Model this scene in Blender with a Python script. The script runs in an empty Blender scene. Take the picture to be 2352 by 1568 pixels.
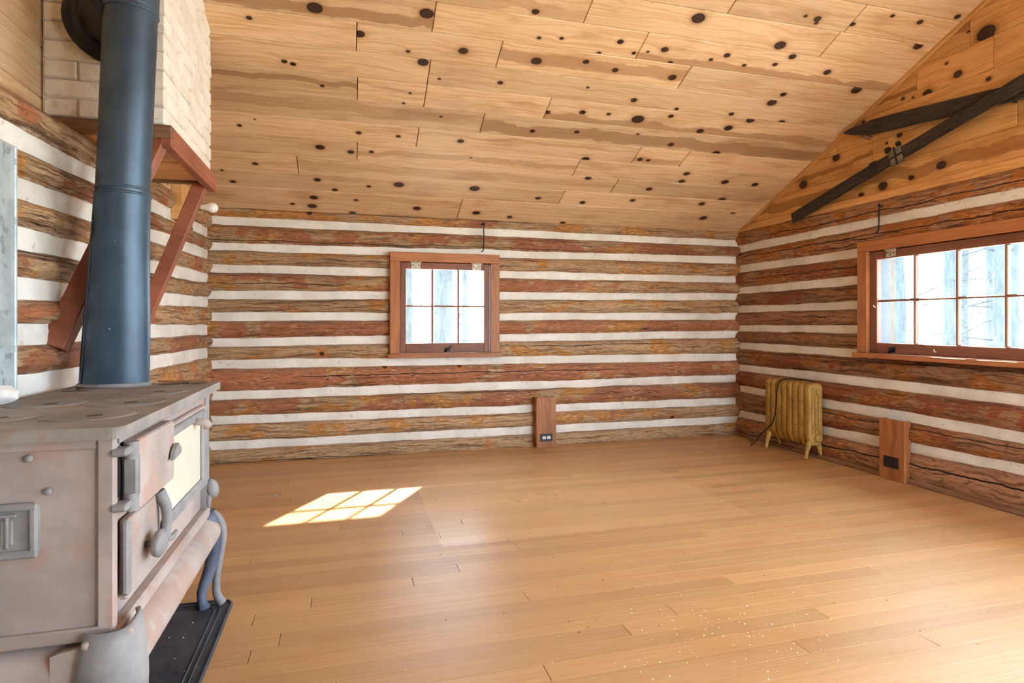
import bpy, math, random
from mathutils import Vector, Matrix, noise as mnoise
random.seed(11)
sc = bpy.context.scene
COL = sc.collection
R = math.radians

# ------------------------------------------------------------------ camera, sky, sun, exposure
CAM_H, YAW, FOC, HOR = 1.05, 0.271, 1375.0, 742.0        # metres, radians, focal length and horizon row in a 2352x1568 frame
cam_d = bpy.data.cameras.new('camera'); cam = bpy.data.objects.new('camera', cam_d); COL.objects.link(cam)
cam.location = (0, 0, CAM_H); cam.rotation_euler = (R(90), 0, -YAW)
cam_d.sensor_width = 36; cam_d.lens = 36 * FOC / 2352
cam_d.shift_y = (HOR - 784) / 2352; cam_d.clip_start = 0.02
sc.camera = cam

SKY = 19.5
w = bpy.data.worlds.new('sky'); sc.world = w; w.use_nodes = True
bg = w.node_tree.nodes['Background']
bg.inputs[0].default_value = (0.72, 0.885, 1.04, 1); bg.inputs[1].default_value = SKY

SUNV = Vector((-0.645, -1.13, -1.0))                      # the way the light travels
sd = bpy.data.lights.new('sun', 'SUN'); so = bpy.data.objects.new('sun', sd); COL.objects.link(so)
sd.energy = 34.0; sd.angle = R(0.9); sd.color = (1.0, 0.93, 0.82)
so.rotation_euler = SUNV.to_track_quat('-Z', 'Y').to_euler(); so.location = (6, 10, 9)

sc.view_settings.view_transform = 'Standard'; sc.view_settings.look = 'None'
sc.view_settings.exposure = 0.0; sc.view_settings.gamma = 1.0
sc.view_settings.use_curve_mapping = False
try:
    sc.cycles.use_denoising = True
    sc.cycles.max_bounces = 6; sc.cycles.diffuse_bounces = 4; sc.cycles.glossy_bounces = 3; sc.cycles.adaptive_threshold = 0.12; sc.cycles.adaptive_min_samples = 12; sc.cycles.use_light_tree = False; sc.cycles.transparent_max_bounces = 12
    sc.cycles.caustics_reflective = False; sc.cycles.caustics_refractive = False
    sc.cycles.sample_clamp_indirect = 8.0
except Exception:
    pass

# ------------------------------------------------------------------ the room, in metres
YB, XL, XR, ZT, SL = 4.892, -0.986, 3.584, 1.902, 0.446   # back wall, left wall, right wall, top of logs, roof slope
YR = 1.95                                                 # ridge
YF = YR - (YB - YR)                                       # front wall
ZR = ZT + SL * (YB - YR)
ANG = math.atan(SL)
cy_, sy_ = math.cos(YAW), math.sin(YAW)
def ray(px, py):
    t = (px - 1176) / FOC
    return Vector((sy_ + t * cy_, cy_ - t * sy_, (HOR - py) / FOC))
def on(px, py, X=None, Y=None, Z=None):                   # where a sight line meets a wall, the floor or a table height
    r = ray(px, py)
    d = X / r.x if X is not None else Y / r.y if Y is not None else (Z - CAM_H) / r.z
    return Vector((0, 0, CAM_H)) + d * r
def on_ceiling(px, py):
    r = ray(px, py); d = (ZT + SL * YB - CAM_H) / (r.z + SL * r.y)
    return Vector((0, 0, CAM_H)) + d * r

# ------------------------------------------------------------------ node helpers
def lin(c): return c / 12.92 if c <= 0.04045 else ((c + 0.055) / 1.055) ** 2.4
def rgb(r, g, b): return (lin(r / 255), lin(g / 255), lin(b / 255), 1)
class NT:
    def __init__(s, name):
        s.m = bpy.data.materials.new(name); s.m.use_nodes = True
        s.t = s.m.node_tree; s.t.nodes.clear()
        s.out = s.t.nodes.new('ShaderNodeOutputMaterial')
    def new(s, k, **kw):
        n = s.t.nodes.new(k)
        for a, b in kw.items(): setattr(n, a, b)
        return n
    def link(s, a, b): s.t.links.new(a, b)
    def put(s, v, sock):
        if v is None: return
        if isinstance(v, bpy.types.NodeSocket): s.link(v, sock)
        else: sock.default_value = v
    def math(s, op, a, b=None, c=None, clamp=False):
        n = s.new('ShaderNodeMath', operation=op, use_clamp=clamp)
        s.put(a, n.inputs[0]); s.put(b, n.inputs[1]); s.put(c, n.inputs[2]); return n.outputs[0]
    def vmath(s, op, a, b=None):
        n = s.new('ShaderNodeVectorMath', operation=op); s.put(a, n.inputs[0]); s.put(b, n.inputs[1])
        return n.outputs['Value'] if op in ('LENGTH', 'DISTANCE', 'DOT_PRODUCT') else n.outputs[0]
    def sep(s, v):
        n = s.new('ShaderNodeSeparateXYZ'); s.put(v, n.inputs[0]); return n.outputs
    def comb(s, x, y, z=0.0):
        n = s.new('ShaderNodeCombineXYZ'); s.put(x, n.inputs[0]); s.put(y, n.inputs[1]); s.put(z, n.inputs[2]); return n.outputs[0]
    def noise(s, v, scale, detail=3, rough=0.55, dist=0.0):
        n = s.new('ShaderNodeTexNoise'); s.put(v, n.inputs['Vector']); n.inputs['Scale'].default_value = scale
        n.inputs['Detail'].default_value = detail; n.inputs['Roughness'].default_value = rough
        n.inputs['Distortion'].default_value = dist; return n.outputs[0]
    def voro(s, v, scale, feature='F1'):
        n = s.new('ShaderNodeTexVoronoi', feature=feature); s.put(v, n.inputs['Vector']); n.inputs['Scale'].default_value = scale
        return n
    def ramp(s, f, stops, interp='LINEAR'):
        n = s.new('ShaderNodeValToRGB'); n.color_ramp.interpolation = interp; e = n.color_ramp.elements
        while len(e) < len(stops): e.new(0.5)
        for i, (p, c) in enumerate(stops):
            e[i].position = p; e[i].color = c if len(c) == 4 else (*c, 1)
        s.put(f, n.inputs[0]); return n.outputs[0]
    def step(s, v, a, b):                                  # smooth 0..1 as v goes a..b
        n = s.new('ShaderNodeMapRange', interpolation_type='SMOOTHSTEP'); s.put(v, n.inputs[0])
        n.inputs[1].default_value = a; n.inputs[2].default_value = b; return n.outputs[0]
    def mix(s, f, a, b, mode='MIX'):
        n = s.new('ShaderNodeMix', data_type='RGBA', blend_type=mode); s.put(f, n.inputs[0]); s.put(a, n.inputs[6]); s.put(b, n.inputs[7])
        return n.outputs[2]
    def obj_co(s): return s.new('ShaderNodeTexCoord').outputs['Object']
    def rnd(s): return s.new('ShaderNodeObjectInfo').outputs['Random']
    def attr(s, name): return s.new('ShaderNodeAttribute', attribute_name=name).outputs['Vector']
    def bsdf(s, col, rough=0.6, bump=None, bstr=0.3, bdist=0.004, metal=0.0, spec=0.5, coat=0.0, coat_r=0.2, trans=None):
        p = s.new('ShaderNodeBsdfPrincipled'); s.put(col, p.inputs['Base Color']); s.put(rough, p.inputs['Roughness'])
        s.put(metal, p.inputs['Metallic']); s.put(spec, p.inputs['Specular IOR Level'])
        p.inputs['Coat Weight'].default_value = coat; p.inputs['Coat Roughness'].default_value = coat_r
        if bump is not None:
            b = s.new('ShaderNodeBump'); b.inputs['Strength'].default_value = bstr; b.inputs['Distance'].default_value = bdist
            s.put(bump, b.inputs['Height']); s.link(b.outputs[0], p.inputs['Normal'])
        s.link(p.outputs[0], s.out.inputs[0]); return p

# ------------------------------------------------------------------ materials
NK = 9
def pine(name, light, mid, dark, knots=True, rough=0.5, seedmul=1.0):
    n = NT(name); co = n.obj_co(); r = n.rnd()
    off = n.math('MULTIPLY', r, 41.0 * seedmul)
    x, y, z = n.sep(co)[:3]
    tmin = None
    if knots:
        for i in range(NK):
            k = n.sep(n.attr('k%d' % i))
            dx = n.math('MULTIPLY', n.math('SUBTRACT', x, k[0]), 0.78)
            dy = n.math('SUBTRACT', y, k[1])
            d = n.math('DIVIDE', n.vmath('LENGTH', n.comb(dx, dy)), n.math('MAXIMUM', k[2], 0.0005))
            tmin = d if tmin is None else n.math('MINIMUM', tmin, d)
    wob = n.noise(n.comb(n.math('ADD', n.math('MULTIPLY', x, 1.1), off), n.math('MULTIPLY', y, 4.0), off), 2.0, 2)
    yy = n.math('ADD', y, n.math('MULTIPLY', wob, 0.09))
    if knots:                                              # grain bends round the knots
        yy = n.math('ADD', yy, n.math('MULTIPLY', n.math('POWER', 2.718, n.math('MULTIPLY', tmin, -0.5)), 0.03))
    g = n.noise(n.comb(n.math('ADD', n.math('MULTIPLY', x, 0.9), off), n.math('MULTIPLY', yy, 34.0), off), 1.6, 5, 0.62)
    fine = n.noise(n.comb(n.math('ADD', n.math('MULTIPLY', x, 5.0), off), n.math('MULTIPLY', yy, 170.0), off), 1.5, 2)
    blot = n.noise(n.comb(n.math('ADD', n.math('MULTIPLY', x, 1.6), off), n.math('MULTIPLY', y, 5.0), off), 1.4, 3)
    col = n.ramp(g, [(0.30, tuple(c * 0.91 for c in mid[:3])), (0.42, mid), (0.54, light), (0.66, mid), (0.78, tuple(c * 0.91 for c in mid[:3]))])
    col = n.mix(n.math('MULTIPLY', n.step(fine, 0.50, 0.70), 0.55), col, mid)
    col = n.mix(n.math('MULTIPLY', n.step(blot, 0.50, 0.72), 0.45), col, dark)
    hw = n.sep(n.attr('hw'))                               # heartwood streak: offset, half width, strength
    wv = n.math('MULTIPLY', n.math('SUBTRACT', n.noise(n.comb(n.math('ADD', n.math('MULTIPLY', x, 2.0), off), 0.0, off), 1.6, 4), 0.5), 0.15)
    hd = n.math('DIVIDE', n.math('ABSOLUTE', n.math('SUBTRACT', n.math('ADD', y, wv), hw[0])), n.math('MAXIMUM', hw[1], 0.001))
    hm = n.math('MULTIPLY', n.math('MULTIPLY', 0.8, n.math('SUBTRACT', 1.0, n.step(n.math('ADD', hd, n.math('MULTIPLY', n.math('SUBTRACT', g, 0.5), 0.9)), 0.75, 1.05))), hw[2])
    col = n.mix(hm, col, n.mix(n.step(g, 0.35, 0.65), dark, tuple(c * 0.72 for c in dark[:3]) + (1,)))
    tone = n.math('ADD', n.math('MULTIPLY', r, 0.26), 0.84)
    col = n.mix(1.0, col, n.comb(tone, tone, n.math('MULTIPLY', tone, 0.98)), 'MULTIPLY')
    if knots:
        ring = n.math('ADD', n.math('MULTIPLY', n.math('SINE', n.math('MULTIPLY', tmin, 7.0)), 0.5), 0.5)
        halo = n.math('SUBTRACT', 1.0, n.step(tmin, 1.0, 2.4))
        col = n.mix(n.math('MULTIPLY', halo, n.math('ADD', n.math('MULTIPLY', ring, 0.4), 0.3)), col, dark)
        kc = n.ramp(tmin, [(0.0, rgb(52, 36, 28)), (0.62, rgb(70, 46, 32)), (0.85, rgb(30, 20, 16)), (1.0, rgb(60, 38, 24))])
        km = n.math('SUBTRACT', 1.0, n.step(n.math('ADD', tmin, n.math('MULTIPLY', n.math('SUBTRACT', fine, 0.5), 0.3)), 0.88, 1.12))
        col = n.mix(km, col, kc)
    n.bsdf(col, rough, spec=0.35)
    return n.m
M = {}
M['pine'] = pine('pine_planks', rgb(232, 200, 162), rgb(214, 174, 130), rgb(168, 120, 80))
M['gable_pine'] = pine('gable_pine', rgb(222, 172, 112), rgb(202, 148, 86), rgb(140, 86, 44))
M['trim_pine'] = pine('trim_pine', rgb(186, 122, 74), rgb(166, 104, 60), rgb(122, 72, 42), knots=False, rough=0.45)
M['sash_wood'] = pine('sash_wood', rgb(146, 92, 66), rgb(126, 78, 56), rgb(88, 52, 40), knots=False, rough=0.45)
M['red_wood'] = pine('red_stained_wood', rgb(168, 102, 76), rgb(146, 84, 62), rgb(98, 54, 42), knots=False, rough=0.5)
M['raw_brown'] = pine('raw_brown_board', rgb(150, 112, 84), rgb(126, 90, 66), rgb(92, 62, 46), knots=False, rough=0.7)

def floor_mat():
    n = NT('fir_floor'); co = n.obj_co(); r = n.rnd(); off = n.math('MULTIPLY', r, 53.0)
    x, y, z = n.sep(co)[:3]
    g = n.noise(n.comb(n.math('ADD', n.math('MULTIPLY', x, 0.7), off), n.math('MULTIPLY', y, 60.0), off), 1.8, 5, 0.6)
    fine = n.noise(n.comb(n.math('ADD', n.math('MULTIPLY', x, 6.0), off), n.math('MULTIPLY', y, 260.0), off), 1.5, 2)
    wp = n.new('ShaderNodeNewGeometry').outputs['Position']
    wx, wy, wz = n.sep(wp)[:3]
    blot = n.noise(n.comb(wx, n.math('MULTIPLY', wy, 1.7), 0.0), 1.1, 4, 0.6)
    col = n.ramp(g, [(0.28, rgb(186, 140, 92)), (0.52, rgb(204, 160, 110)), (0.74, rgb(190, 142, 92))])
    col = n.mix(n.math('MULTIPLY', n.step(fine, 0.55, 0.75), 0.22), col, rgb(160, 100, 50))
    col = n.mix(n.math('MULTIPLY', n.step(blot, 0.48, 0.70), 0.30), col, rgb(176, 112, 58))
    tone = n.math('ADD', n.math('MULTIPLY', r, 0.26), 0.83)
    col = n.mix(1.0, col, n.comb(tone, n.math('MULTIPLY', tone, 0.995), n.math('MULTIPLY', tone, 0.98)), 'MULTIPLY')
    # paler, shinier oblong where a rug once lay
    ed = n.math('MULTIPLY', n.noise(wp, 6.0, 2), 0.02)
    def band(v, a, b, s=0.012):
        return n.math('MULTIPLY', n.step(n.math('ADD', v, ed), a, a + s), n.math('SUBTRACT', 1.0, n.step(n.math('ADD', v, ed), b, b + s)))
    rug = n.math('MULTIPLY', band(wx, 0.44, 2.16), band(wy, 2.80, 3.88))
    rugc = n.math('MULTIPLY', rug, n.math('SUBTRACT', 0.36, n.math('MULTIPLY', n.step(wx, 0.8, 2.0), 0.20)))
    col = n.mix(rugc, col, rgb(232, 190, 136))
    # scuffs and dirt
    sc1 = n.noise(n.comb(n.math('MULTIPLY', wx, 3.0), n.math('MULTIPLY', wy, 14.0), 0.0), 3.0, 6, 0.72)
    zone = n.step(n.noise(wp, 0.9, 2), 0.50, 0.66)
    col = n.mix(n.math('MULTIPLY', n.math('MULTIPLY', n.step(sc1, 0.60, 0.72), zone), 0.45), col, rgb(120, 86, 60))
    rough = n.math('ADD', 0.34, n.math('MULTIPLY', blot, 0.16))
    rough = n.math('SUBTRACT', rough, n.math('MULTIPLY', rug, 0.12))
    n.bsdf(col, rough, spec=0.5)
    return n.m
M['floor'] = floor_mat()

def log_mat():
    n = NT('old_log'); uv = n.attr('luv'); s3 = n.sep(uv); u, v, sd_ = s3[0], s3[1], s3[2]
    off = n.math('MULTIPLY', sd_, 31.7)
    P = n.comb(n.math('ADD', u, off), n.math('MULTIPLY', v, 0.09), off)
    wob = n.math('MULTIPLY', n.noise(P, 5.0, 3), 0.05)
    vv = n.math('ADD', n.math('MULTIPLY', v, 0.09), wob)
    g = n.noise(n.comb(n.math('ADD', n.math('MULTIPLY', u, 1.6), off), n.math('MULTIPLY', vv, 42.0), off), 1.5, 4, 0.68)
    patch = n.noise(n.comb(n.math('ADD', n.math('MULTIPLY', u, 1.5), off), n.math('MULTIPLY', v, 0.28), off), 1.3, 4, 0.62)
    fl = n.noise(n.comb(n.math('ADD', n.math('MULTIPLY', u, 9.0), off), n.math('MULTIPLY', vv, 60.0), off), 2.0, 3, 0.72)
    lt = n.sep(n.attr('lt'))
    a = n.ramp(g, [(0.28, rgb(80, 58, 42)), (0.42, rgb(144, 110, 78)), (0.54, rgb(196, 162, 122)), (0.66, rgb(144, 108, 76)), (0.78, rgb(94, 70, 52))])
    b = n.ramp(g, [(0.26, rgb(108, 64, 44)), (0.5, rgb(174, 112, 76)), (0.74, rgb(136, 82, 54))])
    c_ = n.ramp(g, [(0.26, rgb(120, 78, 36)), (0.5, rgb(190, 132, 66)), (0.76, rgb(136, 90, 44))])
    redsel = n.step(n.math('ADD', patch, lt[0]), 0.545, 0.575)
    patch2 = n.noise(n.comb(n.math('ADD', n.math('MULTIPLY', u, 1.9), off), n.math('MULTIPLY', v, 0.35), n.math('ADD', off, 9.0)), 1.5, 3, 0.6)
    col = n.mix(n.step(n.math('ADD', patch2, lt[1]), 0.54, 0.58), a, c_)
    col = n.mix(redsel, col, b)
    col = n.mix(n.math('MULTIPLY', n.step(fl, 0.53, 0.68), 0.7), col, rgb(76, 51, 38))
    pale = n.step(n.math('ADD', fl, n.math('MULTIPLY', n.math('SUBTRACT', patch2, 0.5), -0.5)), 0.40, 0.30)
    col = n.mix(n.math('MULTIPLY', pale, 0.6), col, rgb(226, 194, 160))
    dust = n.math('MULTIPLY', n.step(n.math('ADD', v, n.math('MULTIPLY', n.math('SUBTRACT', patch, 0.5), 1.5)), 0.25, 0.85), 0.6)
    col = n.mix(dust, col, n.mix(n.step(g, .35, .65), rgb(112, 88, 72), rgb(158, 134, 114)))
    # mortar smeared over the lower edge
    sm = n.step(n.math('ADD', n.math('MULTIPLY', v, -1.0), n.math('MULTIPLY', n.math('SUBTRACT', n.noise(n.comb(n.math('ADD', n.math('MULTIPLY', u, 6.0), off), n.math('MULTIPLY', v, 1.2), off), 2.2, 5, 0.72), 0.5), 1.6)), 0.62, 0.98)
    sm2 = n.step(n.math('ADD', v, n.math('MULTIPLY', n.math('SUBTRACT', fl, 0.5), 1.1)), 0.86, 1.08)
    col = n.mix(n.math('MULTIPLY', n.math('MAXIMUM', sm, n.math('MULTIPLY', sm2, 0.5)), 0.85), col, rgb(226, 217, 202))
    # knots
    vo = n.voro(n.comb(n.math('ADD', n.math('MULTIPLY', u, 2.4), off), n.math('MULTIPLY', v, 0.22), off), 1.0)
    kd = vo.outputs['Distance']
    col = n.mix(n.math('MULTIPLY', n.math('SUBTRACT', 1.0, n.step(kd, 0.07, 0.16)), 0.7), col, rgb(186, 112, 56))
    col = n.mix(n.math('SUBTRACT', 1.0, n.step(kd, 0.045, 0.062)), col, rgb(58, 36, 26))
    # drying cracks
    ck = None
    cw = n.math('MULTIPLY', n.math('SUBTRACT', n.noise(n.comb(n.math('ADD', n.math('MULTIPLY', u, 1.8), off), off, 0.0), 2.0, 4), 0.5), 0.42)
    for i in range(2):
        c3 = n.sep(n.attr('ck%d' % i))
        inside = n.math('MULTIPLY', n.step(u, 0.0, 0.001) if False else n.math('GREATER_THAN', u, c3[0]), n.math('LESS_THAN', u, c3[1]))
        mid = n.math('MULTIPLY', n.math('SUBTRACT', u, c3[0]), n.math('SUBTRACT', c3[1], u))
        wd = n.math('MULTIPLY', n.math('MINIMUM', n.math('SQRT', n.math('MAXIMUM', mid, 0.0)), 0.75), 0.042)
        dd = n.math('DIVIDE', n.math('ABSOLUTE', n.math('SUBTRACT', n.math('ADD', v, cw), c3[2])), n.math('MAXIMUM', wd, 0.004))
        m1 = n.math('MULTIPLY', inside, n.math('SUBTRACT', 1.0, n.step(dd, 0.55, 1.1)))
        ck = m1 if ck is None else n.math('MAXIMUM', ck, m1)
    hair = n.noise(n.comb(n.math('ADD', n.math('MULTIPLY', u, 0.8), off), n.math('MULTIPLY', vv, 30.0), n.math('ADD', off, 5.0)), 1.0, 2)
    hm = n.math('SUBTRACT', 1.0, n.step(n.math('ABSOLUTE', n.math('SUBTRACT', hair, 0.5)), 0.003, 0.012))
    hz = n.step(n.noise(n.comb(n.math('ADD', u, off), off, 2.0), 1.3, 2), 0.50, 0.56)
    col = n.mix(n.math('MULTIPLY', n.math('MULTIPLY', hm, hz), 0.8), col, rgb(48, 30, 22))
    tone = n.math('ADD', n.math('MULTIPLY', n.math('FRACT', n.math('MULTIPLY', sd_, 3.77)), 0.28), 0.82)
    col = n.mix(1.0, col, n.comb(tone, tone, tone), 'MULTIPLY')
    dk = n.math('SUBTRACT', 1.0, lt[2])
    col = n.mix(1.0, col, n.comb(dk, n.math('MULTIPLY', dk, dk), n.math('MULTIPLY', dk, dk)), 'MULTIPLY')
    col = n.mix(ck, col, rgb(22, 13, 10))
    h = n.math('SUBTRACT', n.math('ADD', n.math('MULTIPLY', fl, 0.5), n.math('MULTIPLY', g, 0.6)), n.math('MULTIPLY', ck, 1.5))
    n.bsdf(col, 0.6, fl, 0.6, 0.008, spec=0.3)
    return n.m
M['log'] = log_mat()

def simple(name, c1, c2, scale=6, rough=0.7, bstr=0.2, bdist=0.004, metal=0.0, spec=0.4, stretch=(1, 1, 1), spots=None, coat=0.0):
    n = NT(name); co = n.vmath('MULTIPLY', n.obj_co(), stretch); r = n.rnd()
    co = n.vmath('ADD', co, n.comb(n.math('MULTIPLY', r, 17.0), n.math('MULTIPLY', r, 5.0), 0.0))
    a = n.noise(co, scale, 5, 0.62); b = n.noise(co, scale * 9, 3, 0.6)
    col = n.mix(n.step(a, 0.36, 0.66), c1, c2)
    if spots:
        col = n.mix(n.math('MULTIPLY', n.step(n.noise(co, scale * spots[1], 2, 0.5), spots[2], spots[2] + 0.05), spots[3]), col, spots[0])
    n.bsdf(col, rough, b, bstr, bdist, metal=metal, spec=spec, coat=coat)
    return n.m
M['chink'] = simple('white_chinking', rgb(238, 234, 224), rgb(218, 212, 200), 4, 0.9, 0.5, 0.006, spots=(rgb(190, 172, 150), 7, 0.66, 0.5))
M['core'] = simple('wall_core', rgb(120, 90, 66), rgb(96, 70, 50), 3, 0.9)
M['brick'] = simple('whitewashed_brick', rgb(244, 238, 226), rgb(230, 220, 204), 5, 0.9, 0.6, 0.005, spots=(rgb(176, 166, 152), 4.5, 0.60, 0.28))
M['mortar'] = simple('grey_mortar', rgb(222, 214, 202), rgb(196, 188, 176), 10, 0.95, 0.6, 0.006)
M['stove'] = simple('dusty_cast_iron', rgb(186, 171, 163), rgb(162, 148, 141), 4, 0.72, 0.35, 0.0015, spec=0.3, spots=(rgb(178, 146, 130), 1.6, 0.50, 0.6))
M['stove_top'] = simple('dusty_cook_top', rgb(158, 150, 142), rgb(128, 122, 118), 5, 0.62, 0.35, 0.0015, spec=0.4, spots=(rgb(150, 116, 92), 2.2, 0.58, 0.5))
M['stove_grey'] = simple('dusty_grey_iron', rgb(156, 154, 153), rgb(130, 128, 129), 7, 0.6, 0.3, 0.0015, spec=0.4)
M['leg_iron'] = simple('blue_grey_iron', rgb(104, 112, 128), rgb(74, 82, 100), 7, 0.5, 0.3, 0.0015, spec=0.5)
M['black_iron'] = simple('black_iron', rgb(34, 32, 32), rgb(20, 20, 22), 9, 0.5, 0.3, 0.001)
M['black_pipe'] = simple('sooty_black_pipe', rgb(30, 29, 30), rgb(18, 18, 20), 6, 0.42, 0.2, 0.001, spots=(rgb(70, 66, 62), 4, 0.64, 0.5))
M['cream'] = simple('cream_enamel', rgb(226, 223, 202), rgb(218, 215, 194), 3, 0.3, 0.02, 0.001, spec=0.5)
M['galv'] = simple('galvanised_steel', rgb(196, 206, 206), rgb(166, 178, 180), 9, 0.5, 0.1, 0.001, metal=0.25, spots=(rgb(120, 132, 136), 2.4, 0.60, 0.6))
M['mat'] = simple('black_stove_mat', rgb(66, 72, 82), rgb(46, 52, 62), 7, 0.5, 0.3, 0.001, spec=0.4, spots=(rgb(150, 150, 150), 9, 0.70, 0.5))
M['gold'] = simple('gold_radiator_paint', rgb(188, 152, 80), rgb(160, 124, 56), 9, 0.5, 0.5, 0.002, metal=0.1, spec=0.45, spots=(rgb(100, 72, 30), 5, 0.64, 0.7))
M['cord'] = simple('braided_cord', rgb(40, 32, 26), rgb(16, 13, 12), 90, 0.8)
M['ski'] = simple('weathered_ski', rgb(70, 58, 50), rgb(30, 25, 24), 5, 0.75, 0.5, 0.003, stretch=(1.5, 26, 26), spots=(rgb(112, 98, 84), 3, 0.60, 0.5))
M['ski_metal'] = simple('ski_binding_metal', rgb(150, 142, 122), rgb(104, 98, 84), 14, 0.5, 0.2, 0.001, metal=0.4)
M['hinge'] = simple('worn_hinge', rgb(206, 196, 176), rgb(170, 158, 138), 30, 0.45, 0.2, 0.001, metal=0.3, spots=(rgb(96, 74, 54), 3, 0.62, 0.7))
M['outlet_black'] = simple('black_bakelite', rgb(32, 28, 26), rgb(22, 20, 20), 9, 0.4, 0.05, 0.001)
M['outlet_white'] = simple('cream_receptacle', rgb(236, 230, 214), rgb(226, 220, 204), 9, 0.4, 0.05, 0.001)
M['bulb'] = simple('frosted_bulb', rgb(250, 248, 244), rgb(246, 244, 240), 5, 0.25, 0.0, 0.001, spec=0.5)
M['white_lump'] = simple('white_plaster', rgb(244, 242, 236), rgb(228, 226, 218), 9, 0.9, 0.5, 0.004)
M['fleck'] = simple('white_fleck', rgb(250, 248, 240), rgb(240, 236, 226), 9, 0.9, 0.0)
M['dirt'] = simple('dark_crumb', rgb(70, 48, 34), rgb(40, 28, 22), 9, 0.9, 0.0)
M['dead_leaf'] = simple('dry_chip', rgb(176, 160, 140), rgb(140, 120, 100), 20, 0.8)
M['ext_paint'] = simple('pale_grey_paint', rgb(84, 88, 96), rgb(76, 80, 88), 5, 0.7, 0.1)
M['bark'] = simple('grey_bark', rgb(84, 91, 95), rgb(64, 71, 75), 5, 0.95, 0.8, 0.02, stretch=(6, 6, 1))
M['pale_bark'] = simple('pale_bark', rgb(76, 80, 80), rgb(58, 62, 63), 5, 0.95, 0.8, 0.02, stretch=(6, 6, 1))
M['ground'] = simple('leaf_litter', rgb(206, 202, 192), rgb(180, 174, 160), 2, 0.95, 0.3, 0.02)
M['roofing'] = simple('roof_boards', rgb(110, 86, 62), rgb(84, 64, 46), 3, 0.9)

def pipe_mat():
    n = NT('blue_grey_stove_pipe'); co = n.obj_co()
    a = n.noise(co, 5, 4); f = n.noise(co, 60, 3); v = n.voro(co, 26.0)
    col = n.mix(n.step(a, 0.35, 0.68), rgb(66, 87, 105), rgb(52, 71, 88))
    sp = n.math('SUBTRACT', 1.0, n.step(v.outputs['Distance'], 0.05, 0.085))
    sp = n.math('MULTIPLY', sp, n.step(n.noise(co, 9, 2), 0.52, 0.6))
    col = n.mix(sp, col, rgb(196, 204, 208))
    n.bsdf(col, n.math('ADD', 0.34, n.math('MULTIPLY', f, 0.16)), f, 0.05, 0.0006, metal=0.35, spec=0.6)
    return n.m
M['pipe'] = pipe_mat()

def glass_mat():
    n = NT('old_window_glass'); tr = n.new('ShaderNodeBsdfTransparent'); gl = n.new('ShaderNodeBsdfGlossy')
    gl.inputs['Roughness'].default_value = 0.03; tr.inputs[0].default_value = (0.96, 0.975, 0.97, 1)
    lw = n.new('ShaderNodeLayerWeight'); lw.inputs[0].default_value = 0.5
    fr = n.math('ADD', 0.004, n.math('MULTIPLY', n.math('POWER', lw.outputs['Facing'], 5.0), 0.3))
    di = n.new('ShaderNodeBsdfTranslucent'); di.inputs[0].default_value = (0.9, 0.93, 0.95, 1)
    m0 = n.new('ShaderNodeMixShader')
    co = n.obj_co(); dust = n.math('ADD', 0.004, n.math('MULTIPLY', n.step(n.noise(n.vmath('MULTIPLY', co, (1, 1, 3)), 9, 4), 0.5, 0.8), 0.014))
    n.link(dust, m0.inputs[0]); n.link(tr.outputs[0], m0.inputs[1]); n.link(di.outputs[0], m0.inputs[2])
    m1 = n.new('ShaderNodeMixShader'); n.link(fr, m1.inputs[0]); n.link(m0.outputs[0], m1.inputs[1]); n.link(gl.outputs[0], m1.inputs[2])
    n.link(m1.outputs[0], n.out.inputs[0]); return n.m
M['glass'] = glass_mat()

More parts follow.
